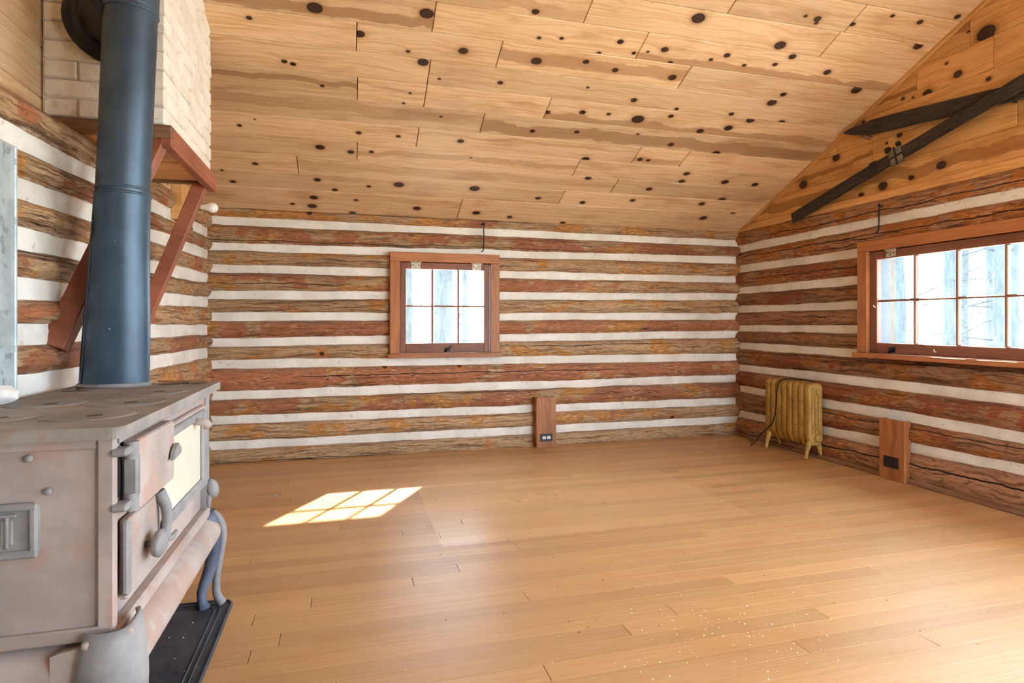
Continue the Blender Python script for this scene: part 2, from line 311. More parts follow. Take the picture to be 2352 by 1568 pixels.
# ------------------------------------------------------------------ mesh helpers
class MB:
    def __init__(s): s.v = []; s.f = []
    def quad_grid(s, rows, closed=False):                  # rows: list of rings of equal length
        b = len(s.v); n = len(rows[0])
        for r_ in rows: s.v += [tuple(p) for p in r_]
        for i in range(len(rows) - 1):
            for j in range(n if closed else n - 1):
                k = (j + 1) % n
                s.f.append((b + i * n + j, b + i * n + k, b + (i + 1) * n + k, b + (i + 1) * n + j))
        return b
    def box(s, x0, x1, y0, y1, z0, z1, bev=0.0, mat=None):
        bev = min(bev, 0.45 * min(x1 - x0, y1 - y0, z1 - z0)); b = len(s.v)
        if bev <= 0:
            p = [(x, y, z) for x in (x0, x1) for y in (y0, y1) for z in (z0, z1)]
            fs = [(0, 1, 3, 2), (4, 6, 7, 5), (0, 4, 5, 1), (2, 3, 7, 6), (0, 2, 6, 4), (1, 5, 7, 3)]
        else:
            p = []; idx = {}
            for ix in (0, 1):
                for iy in (0, 1):
                    for iz in (0, 1):
                        c = [(x0, x1)[ix], (y0, y1)[iy], (z0, z1)[iz]]; d = [bev * (1 - 2 * ix), bev * (1 - 2 * iy), bev * (1 - 2 * iz)]
                        for a in range(3):                 # vertex lying on the face of axis a
                            q = [c[i] + (0 if i == a else d[i]) for i in range(3)]
                            idx[ix, iy, iz, a] = len(p); p.append(tuple(q))
            fs = []
            for a in range(3):
                o1, o2 = (a + 1) % 3, (a + 2) % 3
                for sd2 in (0, 1):
                    q = []
                    for (i, j) in ((0, 0), (1, 0), (1, 1), (0, 1)):
                        k = [0, 0, 0]; k[a] = sd2; k[o1] = i; k[o2] = j; q.append(idx[k[0], k[1], k[2], a])
                    fs.append(tuple(q if sd2 else q[::-1]))
            for a in range(3):                             # edges along axis a
                o1, o2 = (a + 1) % 3, (a + 2) % 3
                for i in (0, 1):
                    for j in (0, 1):
                        q = []
                        for (e, ax) in ((0, o1), (1, o1), (1, o2), (0, o2)):
                            k = [0, 0, 0]; k[a] = e; k[o1] = i; k[o2] = j; q.append(idx[k[0], k[1], k[2], ax])
                        fs.append(tuple(q if (i + j) % 2 == 0 else q[::-1]))
            for ix in (0, 1):
                for iy in (0, 1):
                    for iz in (0, 1):
                        q = [idx[ix, iy, iz, a] for a in range(3)]; fs.append(tuple(q if (ix + iy + iz) % 2 else q[::-1]))
        if mat is not None: p = [tuple(mat @ Vector(q)) for q in p]
        s.v += p; s.f += [tuple(b + i for i in f) for f in fs]; return s
    def tube(s, pts, rad, n=12, caps=True):
        pts = [Vector(p) for p in pts]; rad = rad if isinstance(rad, (list, tuple)) else [rad] * len(pts); rows = []
        up = None
        for i, p in enumerate(pts):
            t = (pts[min(i + 1, len(pts) - 1)] - pts[max(i - 1, 0)]).normalized()
            if up is None:
                up = Vector((0, 0, 1)) if abs(t.z) < 0.9 else Vector((1, 0, 0))
            a = t.cross(up).normalized(); up = a.cross(t).normalized(); r_ = rad[i]; rx, ry = r_ if isinstance(r_, tuple) else (r_, r_)
            rows.append([p + a * (rx * math.cos(2 * math.pi * k / n)) + up * (ry * math.sin(2 * math.pi * k / n)) for k in range(n)])
        b = s.quad_grid(rows, True)
        if caps:
            s.f.append(tuple(b + k for k in range(n))[::-1]); e = b + (len(pts) - 1) * n; s.f.append(tuple(e + k for k in range(n)))
        return s
    def lathe(s, prof, n=24, mat=None):                    # profile of (radius, height) round z
        rows = [[Vector((r_ * math.cos(2 * math.pi * k / n), r_ * math.sin(2 * math.pi * k / n), z)) for k in range(n)] for r_, z in prof]
        if mat is not None: rows = [[mat @ p for p in r_] for r_ in rows]
        b = s.quad_grid(rows, True); s.f.append(tuple(b + k for k in range(n))[::-1]); e = b + (len(prof) - 1) * n; s.f.append(tuple(e + k for k in range(n)))
        return s
    def prism(s, poly, h0, h1, mat=None, bev=0.0):         # outline in xy, thickness h0..h1 in z; optional chamfer of the h1 side
        n = len(poly); P = [Vector((x, y, 0)) for x, y in poly]; c = sum(P, Vector()) / n
        def lay(k, z): return [Vector((c.x + (p.x - c.x) * k, c.y + (p.y - c.y) * k, z)) for p in P]
        rows = [lay(1, h0), lay(1, h1 - (bev if h1 > h0 else -bev))]
        if bev:
            rr = max((p - c).length for p in P); rows.append(lay(1 - bev / rr, h1))
        else: rows[1] = lay(1, h1)
        if mat is not None: rows = [[mat @ p for p in r_] for r_ in rows]
        b = s.quad_grid(rows, True); s.f.append(tuple(b + k for k in range(n))[::-1]); e = b + (len(rows) - 1) * n; s.f.append(tuple(e + k for k in range(n)))
        return s
    def mesh(s, name, mat, smooth=False):
        me = bpy.data.meshes.new(name); me.from_pydata(s.v, [], s.f); me.materials.append(M[mat] if isinstance(mat, str) else mat)
        if smooth:
            me.polygons.foreach_set('use_smooth', [True] * len(me.polygons))
        me.validate(); me.update(); return me
    def build(s, name, mat, parent=None, smooth=False, loc=None, rot=None, sharp=None):
        me = s.mesh(name, mat, smooth or sharp is not None)
        o = link(name, me, parent, loc, rot)
        if sharp is not None: me.set_sharp_from_angle(angle=R(sharp))
        return o
def fixn(me):
    import bmesh
    bm = bmesh.new(); bm.from_mesh(me); bmesh.ops.recalc_face_normals(bm, faces=bm.faces[:]); bm.to_mesh(me); bm.free()
def link(name, data, parent=None, loc=None, rot=None):
    o = bpy.data.objects.new(name, data); COL.objects.link(o)
    if data is not None and isinstance(data, bpy.types.Mesh): fixn(data) if data.users <= 1 else None
    if loc is not None: o.location = loc
    if rot is not None: o.rotation_euler = rot
    if parent is not None:
        o.parent = parent; o.matrix_parent_inverse = parent_inv(parent)
    return o
def parent_inv(p):                                         # parts are given in world coordinates
    m = Matrix.Identity(4); q = p
    m = p.matrix_basis.copy()
    while q.parent is not None:
        m = q.parent.matrix_basis @ q.matrix_parent_inverse @ m if False else q.parent.matrix_basis.copy() @ q.matrix_parent_inverse @ m
        q = q.parent
    return m.inverted()
def tag(o, label=None, cat=None, group=None, kind=None):
    if label: o['label'] = label
    if cat: o['category'] = cat
    if group: o['group'] = group
    if kind: o['kind'] = kind
    return o
def thing(name, label, cat, loc, group=None):
    o = bpy.data.objects.new(name, None); COL.objects.link(o); o.location = loc; o.empty_display_size = 0.1
    return tag(o, label, cat, group)
def attr(me, name, val):
    a = me.attributes.new(name, 'FLOAT_VECTOR', 'POINT'); n = len(me.vertices)
    a.data.foreach_set('vector', list(val) * n)
def plank_attrs(me, knots=(), hw=(0, 0.001, 0)):
    for i in range(NK): attr(me, 'k%d' % i, knots[i] if i < len(knots) else (99, 99, 0.001))
    attr(me, 'hw', hw)
def board(name, parent, mat, c, size, rot=(0, 0, 0), bev=0.002, knots=(), hw=(0, 0.001, 0)):
    mb = MB(); a, b, d = size; mb.box(-a / 2, a / 2, -b / 2, b / 2, -d / 2, d / 2, bev)
    me = mb.mesh(name, mat); plank_attrs(me, knots, hw)
    return link(name, me, parent, c, rot)
def smooth_path(P, n=6):
    out = []
    for i in range(len(P) - 1):
        p0, p1, p2, p3 = P[max(i - 1, 0)], P[i], P[i + 1], P[min(i + 2, len(P) - 1)]
        for k in range(n):
            t = k / n; out.append(.5 * ((2 * p1) + (p2 - p0) * t + (2 * p0 - 5 * p1 + 4 * p2 - p3) * t * t + (3 * p1 - p0 - 3 * p2 + p3) * t ** 3))
    return out + [P[-1]]
def nz(*p): return mnoise.noise(Vector(p))

# ------------------------------------------------------------------ floor
fl = MB().box(XL - 0.25, XR + 0.25, YF - 0.2, YB + 0.25, -0.12, -0.022).build('floor', 'core'); tag(fl, kind='structure')
PW = 0.0832
JOINT = [(578, 1285), (1060, 1197), (1190, 1258), (1340, 1155), (1230, 1085), (1560, 1105), (1632, 1117), (1625, 1230), (1827, 1230), (1962, 1240),
         (2010, 1310), (1430, 1435), (1860, 1498), (640, 1480), (1000, 1145), (1480, 1075), (1730, 1160), (925, 1225), (2120, 1255), (1090, 1090)]
jx = {}
for px, py in JOINT:
    p = on(px, py, Z=0); jx.setdefault(int(p.y // PW), []).append(p.x)
row0, row1 = int(YF // PW), int((YB + 0.08) // PW)
for r_ in range(row0, row1 + 1):
    xs = sorted(jx.get(r_, []))
    xs = [x for x in xs if XL + 0.3 < x < XR - 0.3]
    if not xs:
        xs = [random.uniform(XL + 0.5, XL + 2.2)]
    x = xs[-1]
    while x + 2.6 < XR: x += random.uniform(1.6, 2.6); xs.append(x)
    while xs[0] - 2.9 > XL: xs.insert(0, xs[0] - random.uniform(1.7, 2.7))
    ends = [XL - 0.06] + [q for q in xs if XL + .2 < q < XR - .2] + [XR + 0.06]
    for a, b in zip(ends, ends[1:]):
        if b - a < 0.05: continue
        mb = MB(); L = b - a - 0.002
        mb.box(-L / 2, L / 2, -PW / 2 + 0.0002, PW / 2 - 0.0002, -0.02, 0, 0.0005)
        link('floor_board', mb.mesh('floor_board', 'floor'), fl, ((a + b) / 2, (r_ + 0.5) * PW, 0))

# ------------------------------------------------------------------ ceiling: knotty pine boards on two slopes
CW, C0 = 0.187, 0.295
SLEN = math.hypot(YB - YR, ZR - ZT)
rf = MB()
for sgn in (1, -1):
    e = Vector((0, YR + sgn * (YB - YR + 0.24), ZT - SL * 0.24)); q = Vector((0, YR, ZR)); nrm = Vector((0, sgn * math.sin(ANG), math.cos(ANG)))
    a0, a1 = XL - 0.5, XR + 0.5; o1, o2 = nrm * 0.03, nrm * 0.14
    rows = [[Vector((x, p.y, p.z)) for p in (e + o1, q + o1, q + o2, e + o2)] for x in (a0, a1)]
    b = rf.quad_grid(rows, True); rf.f += [(b, b + 1, b + 2, b + 3), (b + 7, b + 6, b + 5, b + 4)]
ceil_o = rf.build('ceiling', 'roofing'); tag(ceil_o, kind='structure')
CJ = [(819, 76), (996, 46), (1146, 128), (985, 165), (821, 193), (977, 220), (1107, 285), (959, 315), (820, 343), (682, 370), (1060, 465), (1350, 28), (1678, 20),
      (1470, 114), (1567, 186), (1255, 255), (1456, 365), (1565, 375), (1320, 393), (1410, 430), (1289, 455), (1991, 14), (1900, 110)]
CK = [(723, 18, 14), (980, 31, 13), (826, 78, 9), (937, 118, 4), (1064, 117, 9), (572, 41, 5), (653, 141, 5), (673, 147, 5), (972, 143, 10), (1009, 181, 3), (1149, 190, 5),
      (740, 197, 4), (942, 214, 3), (927, 237, 3), (1013, 268, 3), (550, 288, 4), (585, 274, 2), (824, 305, 5), (915, 313, 4), (735, 338, 8), (806, 349, 6), (1058, 324, 6),
      (853, 349, 4), (586, 376, 5), (510, 391, 3), (729, 413, 6), (916, 424, 9), (1090, 433, 9), (535, 417, 5), (720, 439, 7), (769, 436, 5), (716, 459, 8), (670, 454, 4),
      (818, 445, 4), (960, 465, 7), (810, 476, 6), (1098, 476, 7), (1082, 362, 2), (847, 428, 4), (1230, 27, 7), (1604, 42, 13), (1833, 13, 12), (1792, 104, 11), (1763, 24, 5),
      (1238, 87, 4), (1290, 88, 4), (1425, 96, 6), (1375, 122, 4), (1456, 122, 4), (1488, 119, 3), (1527, 114, 7), (1539, 144, 5), (1670, 127, 6), (1633, 137, 4), (1709, 150, 4),
      (1780, 148, 5), (1232, 140, 10), (1346, 142, 6), (1413, 161, 6), (1544, 178, 8), (1799, 217, 6), (1773, 236, 9), (1456, 230, 6), (1350, 201, 3), (1554, 250, 4), (1680, 262, 5),
      (1724, 276, 8), (1794, 281, 7), (1258, 258, 5), (1338, 258, 6), (1398, 262, 4), (1465, 274, 12), (1541, 267, 5), (1608, 301, 7), (1673, 294, 8), (1223, 301, 5), (1325, 303, 5),
      (1541, 332, 6), (1644, 352, 8), (1465, 308, 3), (1345, 365, 7), (1470, 366, 5), (1489, 368, 4), (1577, 399, 6), (1566, 416, 6), (1665, 418, 7), (1491, 434, 6), (1351, 409, 6),
      (1453, 460, 5), (1338, 465, 5), (1612, 468, 6), (1658, 458, 7), (1734, 424, 6), (1626, 489, 7), (1236, 455, 5), (1176, 486, 5), (1299, 500, 5), (1448, 511, 9), (1682, 491, 5),
      (1222, 499, 3), (2103, 21, 8), (1972, 48, 5), (2143, 78, 12), (2109, 106, 9), (1967, 207, 10), (1900, 166, 7), (1820, 130, 7)]
CH = [(640, 180, .022, .8), (850, 38, .035, .8), (1350, 150, .045, .75), (1700, 165, .05, .8), (1560, 300, .05, .8), (1450, 320, .06, .8), (900, 352, .03, .5), (1000, 345, .03, .5),
      (900, 205, .014, .4), (650, 235, .05, .4), (1520, 372, .03, .6), (1000, 310, .012, .4), (1300, 30, .04, .5), (1200, 410, .05, .3), (1380, 440, .02, .4), (1180, 380, .02, .4)]
def sdist(p): return (YB - p.y) / math.cos(ANG)
rowof = lambda s_: math.floor((s_ - C0) / CW)
cj, ck_, chw = {}, {}, {}
for px, py in CJ:
    p = on_ceiling(px, py); cj.setdefault(rowof(sdist(p)), []).append(p.x)
for px, py, rr in CK:
    p = on_ceiling(px, py); dep = p.x * sy_ + p.y * cy_
    s_ = sdist(p); k = rowof(s_); ck_.setdefault(k, []).append((p.x, s_ - (C0 + (k + .5) * CW), rr * dep / FOC * 1.0))
for px, py, hw_, st in CH:
    p = on_ceiling(px, py); s_ = sdist(p); k = rowof(s_); chw.setdefault(k, []).append((p.x, s_ - (C0 + (k + .5) * CW), hw_, st))
nrows = int(math.ceil((SLEN - C0) / CW))
def slope_board(sgn, k, a, b, knots, hw):
    s0, s1 = C0 + k * CW, C0 + (k + 1) * CW
    if k < 0: s0 = -0.05
    s1 = min(s1, SLEN + 0.002); mid = (s0 + s1) / 2
    if s1 - s0 < .02: return
    dirv = Vector((0, -sgn * math.cos(ANG), math.sin(ANG))); nrm = Vector((0, sgn * math.sin(ANG), math.cos(ANG)))
    c = Vector(((a + b) / 2, YR + sgn * (YB - YR), ZT)) + dirv * mid + nrm * 0.011
    L, W = b - a - 0.004, s1 - s0 - 0.0025
    mb = MB(); mb.box(-L / 2, L / 2, -W / 2, W / 2, -0.011, 0.011, 0.0035)
    me = mb.mesh('ceiling_board', 'pine')
    plank_attrs(me, [(x - c.x, v if sgn > 0 else -v, r_) for x, v, r_ in knots], hw)
    # local y runs up the slope
    rot = Matrix((Vector((1, 0, 0)), dirv, Vector((1, 0, 0)).cross(dirv))).transposed().to_euler()
    return link('ceiling_board', me, ceil_o, c, rot)
for k in range(-2, nrows):
    js = sorted(cj.get(k, []))
    if not js: js = [random.uniform(0, 2.5)]
    ends = [XL - 0.12] + [x for x in js if XL < x < XR] + [XR + 0.05]
    if k == -2: continue
    for a, b in zip(ends, ends[1:]):
        kn = sorted([q for q in ck_.get(k, []) if a <= q[0] < b], key=lambda q: -q[2])[:NK]
        if k >= 10:
            kn = [(random.uniform(a, b), random.uniform(-.07, .07), random.uniform(.008, .02)) for _ in range(3)]
        hs = [h for h in chw.get(k, []) if a <= h[0] < b]
        slope_board(1, k, a, b, kn, hs[0][1:] if hs else (0, .001, 0))
for k in range(-1, nrows):
    ends = [XL - 0.12, random.uniform(0, 1.2), random.uniform(1.8, 3), XR + 0.05]
    for a, b in zip(ends, ends[1:]):
        kn = [(random.uniform(a, b), random.uniform(-.07, .07), random.uniform(.008, .018)) for _ in range(3)]
        slope_board(-1, k, a, b, kn, (0, .001, 0))

# ------------------------------------------------------------------ log walls
class Frame:                                               # local x along the wall, -y into the room
    def __init__(s, kind):
        s.kind = kind
        s.rz = {'back': 0, 'left': R(90), 'right': R(-90), 'front': R(180)}[kind]
        s.org = {'back': Vector((0, YB, 0)), 'left': Vector((XL, 0, 0)), 'right': Vector((XR, 0, 0)), 'front': Vector((0, YF, 0))}[kind]
        s.m = Matrix.Translation(s.org) @ Matrix.Rotation(s.rz, 4, 'Z')
    def lx(s, world): return world if s.kind == 'back' else world if s.kind == 'left' else -world
seedc = [0]
def make_log(F, wall, a, b, zlo, zhi, cracks=(), bulge=0.036, tone=(0, 0, 0)):
    """zlo and zhi: functions of local x giving the lower and upper edge"""
    seedc[0] += 1; sd_ = (seedc[0] * 0.6180339) % 1.0
    n = max(6, int((b - a) / 0.045)); K = 13; rows = []; uv = []
    for i in range(n + 1):
        x = a + (b - a) * i / n; lo, hi = zlo(x), zhi(x); c = (lo + hi) / 2; hh = (hi - lo) / 2
        row = []
        for j in range(K):
            t = -1.15 + 2.3 * j / (K - 1)                  # -1.. 1 over the face that shows
            ang = t * math.pi / 2
            wv = 1 + 0.10 * nz(x * 2.2, t * 1.3, sd_ * 50) + 0.06 * nz(x * 7, t * 2.5, sd_ * 90)
            flat = 0.86 + 0.14 * math.cos(ang)
            y = -(bulge + 0.035) * max(-.3, math.cos(ang)) ** 0.8 * wv if math.cos(ang) > 0 else 0.03
            y += 0.035 + 0.006 * nz(x * 12, t * 6, sd_ * 20)
            z = c + hh * math.sin(ang) * (1.0 + 0.05 * nz(x * 3, t, sd_ * 33)) * (1.0 if abs(t) < 1 else 1.0)
            row.append((x, y, z)); uv += [x, t, sd_]
        rows.append(row)
    mb = MB(); b0 = mb.quad_grid(rows)
    mb.f.append(tuple(range(K))); e = n * K; mb.f.append(tuple(e + j for j in range(K))[::-1])
    me = mb.mesh('log', 'log', True); bmn = None
    at = me.attributes.new('luv', 'FLOAT_VECTOR', 'POINT'); at.data.foreach_set('vector', uv)
    attr(me, 'lt', tone)
    for i in range(2): attr(me, 'ck%d' % i, cracks[i] if i < len(cracks) else (99, 98, 5))
    o = link('log', me, wall); o.matrix_basis = F.m
    return o
def make_chink(F, wall, a, b, z0, z1):
    n = max(4, int((b - a) / 0.06)); rows = []; sd_ = random.random() * 50
    for i in range(n + 1):
        x = a + (b - a) * i / n; lo, hi = z0(x), z1(x); row = []
        for j in range(6):
            t = j / 5; d = 0.006 * nz(x * 4, t * 3, sd_) + 0.003 * nz(x * 17, t * 9, sd_)
            y = 0.004 + d - 0.006 * math.sin(math.pi * t)
            row.append((x, y, lo - 0.02 + (hi - lo + 0.04) * t))
        row.append((x, 0.05, hi + 0.02)); row.append((x, 0.05, lo - 0.02)); rows.append(row)
    mb = MB(); mb.quad_grid(rows, True); k = 8; mb.f.append(tuple(range(k))[::-1]); mb.f.append(tuple(n * k + j for j in range(k)))
    me = mb.mesh('chinking', 'chink', True); o = link('chinking', me, wall); o.matrix_basis = F.m
    return o
def cut(a, b, holes):
    segs = [(a, b)]
    for h0, h1 in holes:
        out = []
        for s0, s1 in segs:
            if h1 <= s0 or h0 >= s1: out.append((s0, s1)); continue
            if h0 > s0: out.append((s0, h0))
            if h1 < s1: out.append((h1, s1))
        segs = out
    return [q for q in segs if q[1] - q[0] > 0.03]
def lerpf(xa, za, xb, zb): return lambda x: za + (zb - za) * (x - xa) / (xb - xa)
def log_wall(F, wall, a, b, chinks, gap, holes, crackmap={}, top=lambda x: ZT + 0.03, tones={}, dark=0.0):
    """chinks: functions of local x for the centre of each mortar line, bottom to top; holes: (x0, x1, z0, z1)"""
    N = len(chinks); ext = [lambda x: -0.03] + chinks + [top]
    for i in range(N + 1):
        lo_, hi_ = ext[i], ext[i + 1]
        g0 = 0 if i == 0 else gap; g1 = 0 if i == N else gap; ph = random.random() * 90
        def lo(x, f=lo_, g=g0, ph=ph): return f(x) + g / 2 + (0.007 * nz(x * 1.3, ph, 0) + .004 * nz(x * 5, ph, 3) if g else 0)
        def hi(x, f=hi_, g=g1, ph=ph): return f(x) - g / 2 + (0.007 * nz(x * 1.3, ph, 7) + .004 * nz(x * 5, ph, 9) if g else 0)
        mid = (lo(a) + hi(a)) / 2
        hs = [(h[0], h[1]) for h in holes if h[2] - 0.03 < mid < h[3] + 0.03]
        for s0, s1 in cut(a, b, hs):
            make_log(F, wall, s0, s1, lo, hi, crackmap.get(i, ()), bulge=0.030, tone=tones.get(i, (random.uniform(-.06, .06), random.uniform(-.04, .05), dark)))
    for i, f in enumerate(chinks):
        z = f((a + b) / 2)
        hs = [(h[0], h[1]) for h in holes if h[2] - 0.01 < z < h[3] + 0.01]
        for s0, s1 in cut(a, b, hs):
            make_chink(F, wall, s0, s1, lambda x, f=f: f(x) - gap / 2, lambda x, f=f: f(x) + gap / 2)
def wall_core(name, F, a, b, top, holes, th0=0.045, th1=0.20, mat='core'):
    mb = MB()
    xs = sorted({a, b} | {h for q in holes for h in q[:2]}); zs = sorted({-0.1, top} | {h for q in holes for h in q[2:]})
    for x0, x1 in zip(xs, xs[1:]):
        for z0, z1 in zip(zs, zs[1:]):
            xm, zm = (x0 + x1) / 2, (z0 + z1) / 2
            if any(q[0] < xm < q[1] and q[2] < zm < q[3] for q in holes): continue
            mb.box(x0, x1, th0, th1, z0, z1)
    me = mb.mesh(name, mat); o = link(name, me); tag(o, kind='structure')
    me.transform(F.m); return o
# back wall
W1 = (0.395, 1.175, 0.80, 1.555)                           # rough opening of the back window (x0, x1, z0, z1)
FB = Frame('back'); ZB_L = [1.819, 1.621, 1.459, 1.261, 1.099, 0.904, 0.745, 0.508, 0.327, 0.135]; ZB_R = [1.806, 1.645, 1.462, 1.300, 1.112, 0.947, 0.729, 0.531, 0.312, 0.139]
wb = wall_core('wall_back', FB, XL - 0.2, XR + 0.2, ZT - 0.02, [W1])
log_wall(FB, wb, XL - 0.05, XR + 0.05, [lerpf(-0.96, l, 3.55, r_) for l, r_ in zip(ZB_L[::-1], ZB_R[::-1])], 0.049, [W1],
         {10: ((-1.2, 1.7, .25), (99, 98, 5)), 9: ((-1.1, 2.2, -.45), (99, 98, 5)), 7: ((-1.2, .12, -.1), (99, 98, 5)), 6: ((1.2, 2.6, .7), (99, 98, 5)),
          4: ((1.25, 3.0, .25), (99, 98, 5)), 3: ((-.4, 2.4, .1), (99, 98, 5)), 2: ((.1, 1.9, .55), (99, 98, 5)), 0: ((-1, 0.4, -.3), (99, 98, 5))},
         tones={10: (-.05, .04, 0), 9: (.10, .0, 0), 8: (-.06, 0, 0), 7: (.04, -.03, 0), 6: (-.08, 0, 0), 5: (.09, .05, 0), 4: (-.08, .0, 0), 3: (.11, 0, 0), 2: (.08, .05, 0), 1: (-.07, .02, 0), 0: (-.1, -.05, 0)})
# right wall: local x = -world Y
W2 = (-3.40, -1.84, 0.80, 1.585); W3 = (-1.00, 0.70, 0.12, 1.82)  # W3 is an unseen opening, put in for more daylight from the right
FR = Frame('right')
RC = [(0.197, 0.235), (0.435, 0.425), (0.632, 0.628), (0.837, 0.832), (1.001, 1.006), (1.181, 1.177), (1.358, 1.36), (1.559, 1.559), (1.748, 1.762)]
wr = wall_core('wall_right', FR, -YB - 0.05, -YF, ZT - 0.02, [W2, W3])
log_wall(FR, wr, -YB - 0.03, -YF, [lerpf(-4.863, p, -3.0, q) for p, q in RC], 0.047, [W2, W3],
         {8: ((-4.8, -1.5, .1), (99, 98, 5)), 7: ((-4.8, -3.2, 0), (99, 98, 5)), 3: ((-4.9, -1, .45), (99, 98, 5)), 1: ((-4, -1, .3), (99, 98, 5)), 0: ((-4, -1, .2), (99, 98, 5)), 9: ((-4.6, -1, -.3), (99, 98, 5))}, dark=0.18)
# left wall: local x = world Y
FL = Frame('left')
LC = [(0.179, 0.179), (0.424, 0.424), (0.640, 0.603), (0.853, 0.834), (1.015, 1.002), (1.157, 1.206), (1.316, 1.38), (1.474, 1.556), (1.627, 1.715)]
wl = wall_core('wall_left', FL, YF, YB + 0.05, 1.70, [])
log_wall(FL, wl, YF, YB + 0.03, [lerpf(2.2, p, 4.8, q) for p, q in LC], 0.058, [], {6: ((1.5, 3.2, .5), (99, 98, 5)), 8: ((2.4, 3.6, -.4), (99, 98, 5))}, lerpf(2.2, 1.765, 4.8, 1.875))
# front wall, behind the camera, with one wide unseen opening added to let daylight in
FF = Frame('front')
W4 = (-3.42, -1.75, 0.12, 1.82)
wf = wall_core('wall_front', FF, -XR - 0.2, -XL + 0.2, ZT - 0.02, [W4])
W6 = (0.55, 2.10, 1.952, 2.513)                            # unseen opening added in the right gable to brighten the chimney side

# gables above the logs: horizontal knotty boards
def gable(wall, X, side, mat):
    z = ZT + 0.05 if side > 0 else 1.70; GW = 0.187; k = 0
    GK = [(1845, 424, 7), (1921, 362, 6), (2066, 310, 4), (2028, 427, 7), (2093, 408, 4), (2162, 379, 7), (1978, 448, 4), (2265, 76, 13), (2200, 170, 6), (2130, 215, 7)] if side > 0 else []
    kn_w = []
    for px, py, rr in GK:
        p = on(px, py, X=X); kn_w.append((p.y, p.z, rr * (p.x * sy_ + p.y * cy_) / FOC * 1.3))
    while z < ZR - 0.03:
        z1 = min(z + GW, ZR); half = (ZR - z) / SL; y0, y1 = max(YR - half, YF), min(YR + half, YB)
        js = sorted(random.uniform(y0 + .2, y1 - .2) for _ in range(1 if y1 - y0 < 2.5 else 3)) if y1 - y0 > 1 else []
        if side < 0: js = [j for j in js if not 2.2 < j < 2.6]
        ends = [y0] + js + [y1]; spans = list(zip(ends, ends[1:]))
        if side > 0 and W6[2] < (z + z1) / 2 < W6[3]: spans = [q for sp in spans for q in cut(sp[0], sp[1], [(W6[0], W6[1])])]
        for a, b in spans:
            if b - a < 0.06: continue
            L, W = b - a - 0.0015, z1 - z - 0.0012
            c = Vector((X + side * 0.011, (a + b) / 2, (z + z1) / 2))
            mb = MB(); mb.box(-L / 2, L / 2, -W / 2, W / 2, -0.011, 0.011, 0.003); me = mb.mesh('gable_board', mat)
            kn = [((c.y - q[0]) * (1 if side > 0 else -1), q[1] - c.z, q[2]) for q in kn_w if a < q[0] < b and z < q[1] < z1]
            while len(kn) < 3: kn.append((random.uniform(-L / 2, L / 2), random.uniform(-.08, .08), random.uniform(.006, .014)))
            hw = (random.uniform(-.05, .05), random.uniform(.015, .05), .75) if random.random() < .45 else (0, .001, 0)
            plank_attrs(me, kn[:NK], hw)
            # local x along -side*Y, local y up, local z out of the room
            rot = Matrix((Vector((0, -side, 0)), Vector((0, 0, 1)), Vector((0, -side, 0)).cross(Vector((0, 0, 1))))).transposed().to_euler()
            link('gable_board', me, wall, c, rot)
        z = z1; k += 1
    # backing above the logs
    mb = MB(); roofz = lambda y: ZR + .02 - SL * abs(y - YR); zb = ZT - .02 if side > 0 else 1.68
    def strip(ya, yb, za, zt):
        rows = [[Vector((X + side * d, y, zz)) for y, zz in ((ya, za), (yb, za), (yb, zt(yb)), (ya, zt(ya)))] for d in (0.023, 0.12)]
        b0 = mb.quad_grid(rows, True); mb.f.extend([(b0, b0 + 1, b0 + 2, b0 + 3), (b0 + 7, b0 + 6, b0 + 5, b0 + 4)])
    if side > 0:
        strip(YF, W6[0], zb, roofz); strip(W6[0], YR, W6[3], roofz); strip(YR, W6[1], W6[3], roofz); strip(W6[1], YB, zb, roofz); strip(W6[0], W6[1], zb, lambda y: W6[2])
    else:
        strip(YF, YR, zb, roofz); strip(YR, YB, zb, roofz)
    mb.build('gable_backing', 'core', wall)
XGR, XGL = XR - 0.005, -1.09
gable(wr, XGR, 1, 'gable_pine'); gable(wl, XGL, -1, 'pine')
def slat(name, mat, p, q, width, thick, up, parent=None, kind=None):    # a strip from p to q
    p, q = Vector(p), Vector(q); x = (q - p).normalized(); z = Vector(up); y = z.cross(x).normalized(); z = x.cross(y)
    o = board(name, parent, mat, (p + q) / 2, ((q - p).length, width, thick), Matrix((x, y, z)).transposed().to_euler(), 0.003)
    if kind: tag(o, kind=kind)
    return o
t1 = slat('trim_1', 'gable_pine', (XGR - .012, YB - .03, ZT + 0.028), (XGR - .012, YF, ZT + 0.028), 0.055, 0.022, (1, 0, 0), None, 'structure')
t2 = slat('trim_2', 'gable_pine', (XGR - .010, YB - 0.02, ZT - 0.006 + SL * 0.02), (XGR - .010, YR + .02, ZR - 0.016), 0.032, 0.022, (1, 0, 0), None, 'structure')
t3 = slat('baseboard_right', 'raw_brown', (XR - 0.035, YB - 0.05, 0.016), (XR - 0.035, YF, 0.016), 0.03, 0.024, (1, 0, 0), None, 'structure')

